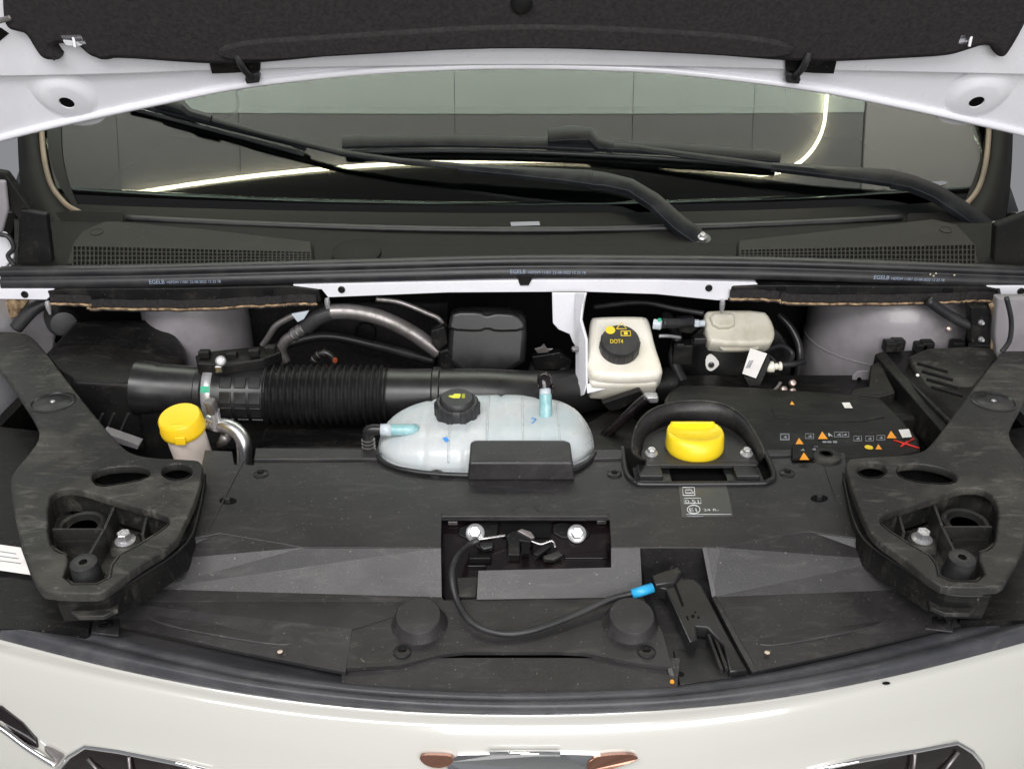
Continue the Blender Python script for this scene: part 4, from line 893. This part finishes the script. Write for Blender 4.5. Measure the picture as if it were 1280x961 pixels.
capo = [(-.043, .002), (-.0405, .018), (-.033, .029), (-.02, .033), (.02, .033), (.033, .029), (.0405, .018), (.043, .002), (.039, -.016), (.026, -.030), (.009, -.037), (-.009, -.037), (-.026, -.030), (-.039, -.016)]
capo = chaikin(capo, 2)
def cring(k, z, sh=0, kf=None): return [oc + Vector((x * k, y * (kf if (kf and y < 0) else k) + sh, z)) for x, y in capo]
body_ = loft('cap_body', [cring(.95, 0), cring(.99, .003), cring(1.0, .008), cring(.985, .020, .001), cring(.975, .0255, .002, .86), cring(.945, .0285, .003, .80), cring(.89, .0285, .004, .72), cring(.80, .0255, .006, .55), cring(.5, .0225, .008, .3), cring(.02, .0215, .008)], 'lemon_plastic', t, closed=True, smooth=True)
prism('grip', [oc + Vector((x, y, z)) for x, y, z in ((-.030, .024, .0325), (.030, .024, .0325), (.034, .031, .031), (-.034, .031, .031))], (0, .002, -.014), 'lemon_plastic', t, bevel=.003, seg=3)

# ------------------------------------------------------------------ hood latch
t = thing('hood_latch', Z(655, 690, .88), 'dark greasy hood latch with two silver bolts in the cover opening', 'latch')
LPn = Plane(Z(655, 665, .925), (1, 0, 0), (0, .10, .055))
def LQ(u, v, l=0): return LPn.hit(u, v, l)
plate('carrier', LPn, [[(548, 640), (768, 640), (768, 712), (602, 716), (602, 752), (548, 752)]], .006, 'gloss_black', t, bevel=.001, smooth_n=0)
for q in ([(552, 643), (640, 643), (646, 635), (668, 635), (674, 643), (760, 643), (760, 648), (552, 648)],):
    plate('top_flange', ZP(CZ), [q], .006, 'cover_plastic', t, bevel=.0015, lift=.004, smooth_n=0)
for q in ([(574, 658), (618, 650), (624, 652), (622, 672), (612, 676), (572, 674)], [(690, 652), (732, 658), (738, 668), (734, 675), (692, 674)]):
    plate('bolt_pad', LPn, [q], .006, 'dark_plastic', t, bevel=.002, lift=.005, smooth_n=1)
for u, v in ((594, 666), (721, 667)): bolt('latch_bolt', LQ(u, v, .005), LPn.n + Vector((0, -.5, 0)), .0125, t, 'zinc', h=.014)
prism('catch_housing', [LQ(u, v, .022) for u, v in [(632, 668), (640, 663), (652, 661), (664, 666), (668, 674), (662, 678), (650, 676), (650, 694), (635, 694), (635, 680)]], -LPn.n * .02, 'dark_plastic', t, bevel=.002)
prism('lever', [LQ(u, v, .020) for u, v in [(665, 692), (682, 676), (690, 682), (672, 695)]], -LPn.n * .01, 'dark_plastic', t, bevel=.002)
prism('spring_arm', [LQ(u, v, .016) for u, v in [(678, 694), (698, 687), (705, 693), (692, 700), (680, 699)]], -LPn.n * .01, 'bracket_plastic', t, bevel=.002)
prism('stop_block', [LQ(u, v, .014) for u, v in [(594, 677), (618, 676), (616, 684), (604, 687)]], -LPn.n * .01, 'smooth_plastic', t, bevel=.002)
box('guide', LQ(600, 697, .004), (.03, .014, .01), 'dark_plastic', t, bevel=.002); box('guide', LQ(596, 709, .003), (.024, .004, .008), 'smooth_plastic', t, bevel=.001)
prism('catch_ear', [LQ(u, v, .026) for u, v in [(646, 663), (652, 660), (664, 664), (669, 671), (664, 673), (655, 668)]], -LPn.n * .008, 'dull_pipe', t, bevel=.0015)
tube('return_spring', [LQ(u, v, .02) for u, v in [(664, 676), (676, 680), (690, 676), (694, 684)]], .0016, 'steel', t)
box('nib', LQ(566, 653, .006), (.013, .004, .006), 'dull_pipe', t, bevel=.001); box('nib', LQ(752, 652, .006), (.013, .004, .006), 'dull_pipe', t, bevel=.001)
prism('striker_slot', [LQ(u, v, .0225) for u, v in [(652, 677), (662, 678), (662, 692), (652, 692)]], -LPn.n * .003, 'void', t)
prism('shiny_edge', [LQ(u, v, .003) for u, v in [(704, 692), (760, 688), (761, 698), (706, 698)]], -LPn.n * .003, 'gloss_black', t, bevel=.001)
prism('rusty_pocket', [LQ(u, v, .001) for u, v in [(572, 722), (597, 721), (594, 746), (574, 746)]], -LPn.n * .003, 'copper_dark' if 'copper_dark' in M else 'bracket_plastic', t)
prism('back_cup', [LQ(u, v, .003) for u, v in [(626, 650), (640, 644), (674, 644), (690, 650), (688, 672), (628, 672)]], -LPn.n * .003, 'void', t)

# ------------------------------------------------------------------ release cable and lever housing
t = thing('release_cable', Z(600, 740, .92), 'thin black hood release cable looping to a blue sleeve', 'cable')
pts = [LQ(598, 675, .024), LQ(585, 682, .026), Z(570, 698, .944), Z(565, 720, .936), Z(572, 752, .918), Z(590, 778, .910), Z(622, 791, .907), Z(660, 789, .907), Z(710, 772, .910), Z(760, 750, .916), Z(793, 741, .921)]
tube('sheath', pts, .0042, 'rubber', t, segs=12)
tube('inner_wire', [LQ(598, 674, .024), LQ(612, 672, .024), LQ(632, 669, .02)], .0018, 'steel', t, segs=8)
tube('blue_sleeve', [Z(790, 742.5, .9215), Z(816, 734, .926)], .0062, 'blue_plastic', t, segs=16)
t = thing('latch_lever_housing', Z(875, 800, .88), 'black slotted lever housing lying slanted in the cover recess', 'housing')
HL = Plane(Z(860, 760, .916), (1, -.12, 0), (.0, .14, .03))
plate('body', HL, [[(815, 721), (842, 710), (851, 710), (855, 722), (868, 722), (877, 730), (908, 790), (934, 836), (912, 840), (905, 806), (884, 784), (870, 782), (872, 798), (862, 803), (832, 736), (818, 733)]], .022, 'smooth_plastic', t, bevel=.003, smooth_n=0)
plate('raised_head', HL, [[(814, 722), (848, 710), (853, 719), (843, 731), (819, 735)]], .010, 'smooth_plastic', t, bevel=.003, lift=.006, smooth_n=0)
plate('slot', HL, [[(842, 731), (852, 757), (855, 757), (845, 730)]], .002, 'void', t, bevel=.0002, lift=.0011, smooth_n=0)
for u, v, r_ in ((866, 770, 2.4), (859, 771, 1.6), (873, 771.5, 1.6), (869, 765, 1.2), (860, 774, 1.2)): plate('hole', HL, [oval(u, v, r_, r_ * .8, 10)], .001, 'void', t, bevel=.0001, lift=.0008, smooth_n=0)
for k in range(3): prism('fin', [HL.hit(u + k * 7, v, -.004) for u, v in [(884, 792), (887, 792), (904, 836), (900, 836)]], (0, 0, -.016), 'smooth_plastic', t)
plate('foot', ZP(.889), [[(842, 812), (905, 806), (915, 846), (850, 855)]], .006, 'smooth_plastic', t, bevel=.001, smooth_n=0)
lathe('foot_hole', [(.004, 0), (.001, .0002)], Z(851, 842, .8895), (0, 0, 1), 'void', t, segs=12)
lathe('orange_dot', [(.0028, 0), (.002, .002)], Z(840, 852, .889), (0, 0, 1), 'print_orange', t, segs=8)

# ------------------------------------------------------------------ headlamp brackets
KZ = .985
def bracket(label, outer, slot, hole, recess, ribs, boltp, post, ring, disc, marks, skirtlip, boss):
    P = ZP(KZ)
    t = thing('headlamp_bracket', Z(*boltp, .90), label, 'bracket', 'headlamp mounting brackets')
    plate('top_frame', P, [[(u, v + (5 if v > 715 else 0)) for u, v in outer], slot, hole, recess], .013, 'bracket_plastic', t, bevel=.0026, smooth_n=1)
    fl = plate('recess_floor', P, [[(sum(a for a, b in recess) / len(recess) + (u - sum(a for a, b in recess) / len(recess)) * 1.06, v + (4 if v > 690 else 0)) for u, v in recess]], .006, 'bracket_plastic', t, bevel=.001, lift=-.042, smooth_n=1)
    for L in ():
        cx = sum(a for a, b in L) / len(L); cy = sum(b for a, b in L) / len(L)
        plate('hole_floor', P, [[(cx + (a - cx) * 1.15, cy + (b - cy) * 1.3) for a, b in L]], .003, 'dark_plastic', t, bevel=.0005, lift=-.046, smooth_n=1)
    rr_ = chaikin(recess, 1) ; rr_ = rr_ + [rr_[0]]
    loft('recess_wall', [[Z(u, v, KZ - .0105) for u, v in rr_], [Z(u, v, KZ - .0105) - Vector((0, 0, .037)) for u, v in rr_]], 'bracket_plastic', t, solid=.002)
    for L in (slot, hole):
        L2 = chaikin(L, 1); L2 = L2 + [L2[0]]
        loft('hole_wall', [[Z(u, v, KZ - .0105) for u, v in L2], [Z(u, v, KZ - .0105) - Vector((0, 0, .035)) for u, v in L2]], 'dark_plastic', t, solid=.002)
    for (a, b, z1) in ribs:
        p, q = Z(*a, KZ - .010 + z1), Z(*b, KZ - .010 + z1); d = (q - p); s_ = Vector((-d.y, d.x, 0)).normalized() * .0016
        prism('rib', [p - s_, p + s_, q + s_, q - s_], (0, 0, -.034 - z1), 'bracket_plastic', t)
    c = Z(*boltp, KZ - .033)
    pd = lathe('bolt_pad', [(.024, -.010), (.022, -.003), (.018, 0), (.001, 0)], c, (0, 0, 1), 'bracket_plastic', t, segs=6)
    bolt('mounting_bolt', c, (0, -.08, 1), .0130, t, h=.014)
    c = Z(post[0], post[1], KZ + .006)
    ps = lathe('stop_post', [(.020, -.05), (.020, -.03), (.0175, -.028), (.0165, -.010), (.0155, -.001), (.013, 0), (.005, 0), (.0045, -.004)], c, (0, -.1, 1), 'rubber', t, segs=14)
    lathe('post_hole', [(.0042, .0006), (.001, .0006)], c, (0, -.1, 1), 'void', ps, segs=12)
    rc = Z(*ring, KZ - .034)
    rg = lathe('round_boss', [(.030, -.004), (.030, .006), (.027, .008), (.0235, .006), (.023, -.002)], rc, (0, 0, 1), 'bracket_plastic', t, segs=32)
    lathe('boss_hole', [(.018, .0005), (.001, .0005)], rc, (0, 0, 1), 'void', rg, segs=24)
    k = lathe('oval_plug', [(.034, -.001), (.034, .0012), (.031, .0024), (.029, .0004), (.025, .0004), (.022, .0018), (.004, .002), (.001, .002)], Z(*disc, KZ), (0, 0, 1), 'smooth_plastic', t, segs=32)
    lathe('plug_pip', [(.004, .002), (.003, .0032), (.001, .0034)], Z(*disc, KZ), (0, 0, 1), 'zinc', k, segs=12)
    run = chaikin(skirtlip, 1, False); cx = sum(a for a, b in skirtlip) / len(skirtlip)
    top_ = [Z(u, v, KZ - .020) for u, v in run]
    loft('skirt', [top_, [p + Vector((0, -.002, -.012)) for p in top_], [p + Vector((0, .003, -.040)) for p in top_]], 'dark_plastic', t, solid=.003)
    tube('skirt_lip', [p + Vector((0, -.002, -.002)) for p in top_], .0018, 'smooth_plastic', t, segs=8, n=1)
    return t
lb = bracket('dusty black headlamp bracket at left with a silver bolt in its recess',
    [(-60, 415), (-20, 414), (30, 415), (44, 424), (58, 441), (87, 480), (130, 533), (152, 558), (166, 567), (190, 572), (240, 574), (251, 576), (254, 588), (244, 625), (231, 652), (217, 680), (170, 708), (131, 734), (115, 737), (56, 735), (46, 726), (34, 706), (21, 660), (12, 605), (16, 590), (42, 560), (50, 545), (46, 528), (20, 487), (-10, 448), (-60, 440)],
    [(113, 597), (118, 588), (142, 582), (178, 582), (190, 590), (182, 598), (150, 605), (122, 608)], oval(221, 589, 20, 10.5, 14),
    [(60, 624), (70, 612), (90, 609), (114, 615), (165, 632), (208, 643), (213, 652), (206, 660), (173, 681), (142, 697), (136, 729), (76, 730), (88, 692), (72, 690), (60, 676)],
    [((66, 661), (130, 661), 0), ((143, 632), (130, 661), 0), ((130, 661), (112, 692), 0), ((70, 676), (120, 676), -.014), ((183, 646), (178, 668), 0)],
    (157, 676), (104, 702), (103, 660), (66, 503), None, [(257, 592), (248, 640), (238, 672), (216, 692), (175, 718), (140, 738), (122, 744), (70, 744)], None)
rb = bracket('dusty black headlamp bracket at right with a silver bolt in its recess',
    [(1350, 400), (1290, 405), (1274, 416), (1246, 446), (1213, 490), (1186, 527), (1165, 554), (1154, 564), (1130, 569), (1066, 572), (1058, 576), (1058, 586), (1068, 618), (1077, 641), (1090, 669), (1130, 697), (1172, 726), (1190, 728), (1236, 728), (1254, 726), (1264, 714), (1282, 682), (1300, 630), (1300, 600), (1282, 574), (1265, 554), (1261, 541), (1263, 532), (1282, 496), (1310, 460), (1350, 440)],
    [(1119, 587), (1124, 580), (1148, 578), (1176, 583), (1196, 592), (1197, 601), (1184, 605), (1150, 603), (1126, 597)], oval(1090, 587, 19, 10.5, 14),
    [(1099, 648), (1104, 642), (1137, 632), (1169, 622), (1200, 609), (1228, 609), (1243, 620), (1249, 639), (1245, 674), (1238, 686), (1220, 690), (1235, 726), (1175, 726), (1168, 697), (1142, 683), (1102, 657)],
    [((1240, 658), (1178, 658), 0), ((1167, 628), (1178, 658), 0), ((1178, 658), (1194, 690), 0), ((1236, 674), (1190, 674), -.014), ((1124, 643), (1130, 665), 0)],
    (1152, 674), (1203, 696), (1206, 656), (1242, 502), None, [(1054, 590), (1064, 640), (1076, 668), (1094, 684), (1134, 710), (1170, 734), (1186, 741), (1238, 741)], None)

# ------------------------------------------------------------------ side shelves with sticker (left) and ends of the bay
structure(prism('side_shelf', [Z(u, v, .90) for u, v in [(-120, 520), (60, 540), (120, 750), (110, 790), (-120, 780)]], (0, 0, -.01), 'dark_plastic'))
structure(prism('side_shelf', [Z(u, v, .90) for u, v in [(1400, 520), (1230, 540), (1190, 740), (1200, 775), (1400, 775)]], (0, 0, -.01), 'dark_plastic'))
t = thing('sticker', Z(10, 700, .905), 'white printed sticker at the far left edge beside the bracket', 'sticker')
SPl = Plane(Z(10, 702, .912), (1, -.1, 0), (0, .8, .35))
plate('paper', SPl, [[(-30, 676), (26, 684), (38, 718), (-30, 708)]], .001, 'paper', t, bevel=.0001, smooth_n=0)
for k in range(3): tube('print_line', [SPl.hit(-20, 686 + 6 * k, .0005), SPl.hit(20 + 3 * k, 692 + 6 * k, .0005)], .0006, 'print_grey', t, segs=5, n=1)

# ------------------------------------------------------------------ front rubber seal
up_t = [(-60, 745), (0, 760), (110, 787), (220, 815), (320, 838), (435, 854), (540, 862), (640, 865), (740, 863), (850, 857), (1000, 834), (1130, 804), (1265, 768), (1340, 745)]
lo_t = [(-60, 782), (0, 799), (160, 839), (320, 869), (480, 887), (640, 893), (800, 889), (960, 874), (1120, 844), (1280, 803), (1340, 785)]
t = thing('front_seal', Z(640, 880, .88), 'wide black rubber seal along the front edge of the bay', 'seal')
us = [-60 + i * 1400 / 70 for i in range(71)]
def row(f, z): return [Z(u, interp(up_t, u) * (1 - f) + interp(lo_t, u) * f, z) for u in us]
loft('seal_body', [row(-.7, .872), row(-.12, .880), row(0, .889), row(.22, .892), row(.30, .8895), row(.36, .895), row(.5, .900), row(.7, .897), row(.88, .889), row(1, .884), row(1.0, .87)], 'front_rubber', t, smooth=True)

# ------------------------------------------------------------------ painted front panel
cr_t = [(-60, 800), (0, 816), (160, 853), (320, 883), (480, 900), (640, 905), (800, 901), (960, 884), (1120, 852), (1280, 811), (1340, 790)]
t = thing('front_fascia', Z(640, 930, .6), 'glossy white front body panel below the rubber seal', 'body panel')
A = [Z(u, interp(lo_t, u) - 2, .882) for u in us]; B = [Z(u, interp(cr_t, u), .880) for u in us]
def off(dy, dz): return [p + Vector((0, dy, dz)) for p in B]
body = loft('panel_skin', [[p + Vector((0, .01, -.02)) for p in A], A, B, off(-.003, -.003), off(-.008, -.012), off(-.020, -.04), off(-.034, -.08), off(-.045, -.13), off(-.055, -.2), off(-.058, -.3)], 'body_paint', t, smooth=True)
md = body.modifiers.new('sub', 'SUBSURF'); md.levels = 1; md.render_levels = 1
def skin(u, v, l=0):       # point on the front face
    d = ray(u, v); prev = None
    for k in range(2500):
        p = CAM + d * (.85 + k * .0004)
        i = min(range(len(us)), key=lambda j: abs(B[j].x - p.x)); b = B[i]
        dy = interp([(-.3, -.058), (-.2, -.055), (-.13, -.045), (-.08, -.034), (-.04, -.02), (-.012, -.008), (0, 0)], p.z - b.z)
        if p.z < b.z and p.y > b.y + dy: return p + Vector((0, -l, l * .5))
    return p
def opening(label, pts, bars):
    t2 = thing('grille_opening', skin(*pts[0]), label, 'grille', 'lower front grilles')
    P = [skin(u, v, .002) for u, v in pts]
    sheet('dark_mesh', P, [list(range(len(P)))], 'gloss_black', t2, solid=.004)
    tube('chrome_edge', [skin(u, v, .002) for u, v in pts[:-2]], .0028, 'chrome', t2, segs=8, n=1)
    for a_, b_ in bars: tube('bar', [skin(*a_, .004), skin(*b_, .004)], .002, 'dull_pipe', t2, segs=6, n=1)
opening('dark grille opening at the bottom left corner of the panel', [(74, 962), (88, 944), (108, 932), (150, 938), (220, 952), (262, 962), (262, 985), (74, 985)], [((163, 944), (166, 980)), ((112, 946), (140, 980))])
opening('dark grille opening at the bottom right corner of the panel', [(1010, 962), (1080, 948), (1150, 936), (1195, 927), (1214, 938), (1226, 952), (1228, 962), (1228, 985), (1010, 985)], [((1142, 940), (1138, 975)), ((1196, 938), (1168, 975))])
t2 = thing('headlamp', skin(20, 905), 'slim dark headlamp slit at the lower left edge', 'headlamp')
sheet('lens', [skin(u, v, .003) for u, v in [(-20, 880), (2, 882), (30, 902), (46, 922), (48, 933), (30, 925), (5, 900), (-20, 890)]], [list(range(8))], 'gloss_black', t2, solid=.004)
tube('chrome_strip', [skin(u, v, .004) for u, v in [(-20, 896), (4, 908), (36, 932), (72, 955)]], .004, 'chrome', t2, segs=8)
sheet('slot', [skin(u, v, .003) for u, v in [(57, 932), (80, 944), (74, 953), (58, 938)]], [[0, 1, 2, 3]], 'dull_pipe', t2, solid=.003)
t2 = thing('emblem', skin(660, 950), 'chrome emblem top with two lobes painted with a brown reflection at the bottom centre', 'emblem')
sheet('badge', [skin(u, v, .004) for u, v in chaikin([(560, 942), (610, 941), (660, 939), (720, 941), (760, 942), (742, 975), (560, 975)], 1)], [list(range(14))], 'chrome', t2, solid=.006)
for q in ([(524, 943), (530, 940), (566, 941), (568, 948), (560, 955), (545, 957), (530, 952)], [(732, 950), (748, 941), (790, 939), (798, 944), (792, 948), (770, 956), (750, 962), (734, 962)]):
    c = chaikin(q, 2); sheet('lobe', [skin(u, v, .006) for u, v in c], [list(range(len(c)))], 'brown_reflection', t2, solid=.006)
tube('highlight_bar', [skin(612, 938, .006), skin(700, 938, .006)], .003, 'chrome', t2, segs=8)  # highlight on the badge modelled as a raised chrome bar
for u, v in ((432, 885), (1108, 857)):
    k = plate('drain_mark', ZP(.8825), [oval(u, v - 4, 5, 1.6, 12)], .001, 'void', t, bevel=.0001, smooth_n=0)

# ------------------------------------------------------------------ looms and brackets in the depth of the bay
def loom(label, path, rad_, m='rubber', ribs=False):
    t = thing('wiring_loom', path[0], label, 'cable', 'looms deep in the bay'); o = tube('loom', path, rad_, m, t, segs=10)
    return t
loom('black loom crossing behind the corrugated duct below the arching pipe', [Y(330, 440, .66), Y(400, 420, .70), Y(470, 432, .70), Y(545, 452, .66)], .009)
loom('black loom looping right of the black sensor box', [Y(662, 470, .62), Y(676, 440, .68), Y(690, 450, .66), Y(712, 470, .62)], .008)
loom('black hose curving between the brake reservoir and the brake booster', [Y(832, 392, .70), Y(846, 420, .62), Y(842, 450, .60), Y(856, 482, .56)], .010, 'smooth_plastic')
loom('thin black cable arching above the two reservoirs', [Y(742, 384, .70), Y(800, 378, .68), Y(845, 386, .66), Y(880, 392, .64)], .005)
loom('black pipe hugging the firewall right of the small reservoir', [Y(972, 392, .70), Y(990, 412, .68), Y(1000, 440, .66), Y(996, 476, .62)], .007, 'smooth_plastic')
loom('black cable hanging beside the brake booster', [Y(952, 440, .60), Y(975, 432, .62), Y(990, 442, .62), Y(985, 456, .60)], .005)
t = thing('wiring_bracket', Y(700, 445, .64), 'small black bracket with a grey tag left of the white bracket', 'bracket')
prism('plate', [Y(u, v, .63) for u, v in [(664, 446), (700, 440), (716, 452), (712, 462), (668, 464)]], (0, .02, 0), 'dark_plastic', t, bevel=.003)
prism('tag', [Y(u, v, .625) for u, v in [(668, 436), (676, 434), (680, 430), (684, 436), (692, 436), (684, 441), (672, 442)]], (0, .004, 0), 'dull_pipe', t, bevel=.001)
t = thing('firewall_pad', Y(440, 420, .80), 'dark sound deadening pad on the firewall behind the arching pipe', 'pad')
plate('pad', YP(.81), [[(310, 380), (560, 380), (560, 470), (310, 470)]], .02, 'felt', t, bevel=.006, smooth_n=0)
lathe('stud', [(.02, 0), (.018, .004), (.004, .005)], Y(458, 415, .79), (0, -1, .1), 'dark_plastic', t)
t = thing('master_cylinder', Y(790, 480, .58), 'dark cylinder below the white brake reservoir', 'cylinder')
lathe('barrel', [(.030, 0), (.030, .10), (.034, .11), (.034, .13)], Y(760, 492, .56), (1, .25, .02), 'dark_plastic', t)
t = thing('connector_block', Y(850, 440, .6), 'black connector block between the white reservoir and brake booster', 'connector')
box('block', Y(852, 440, .60), (.035, .03, .04), 'dark_plastic', t, bevel=.003)
box('latch', Y(850, 432, .585), (.014, .006, .008), 'smooth_plastic', t, bevel=.001)
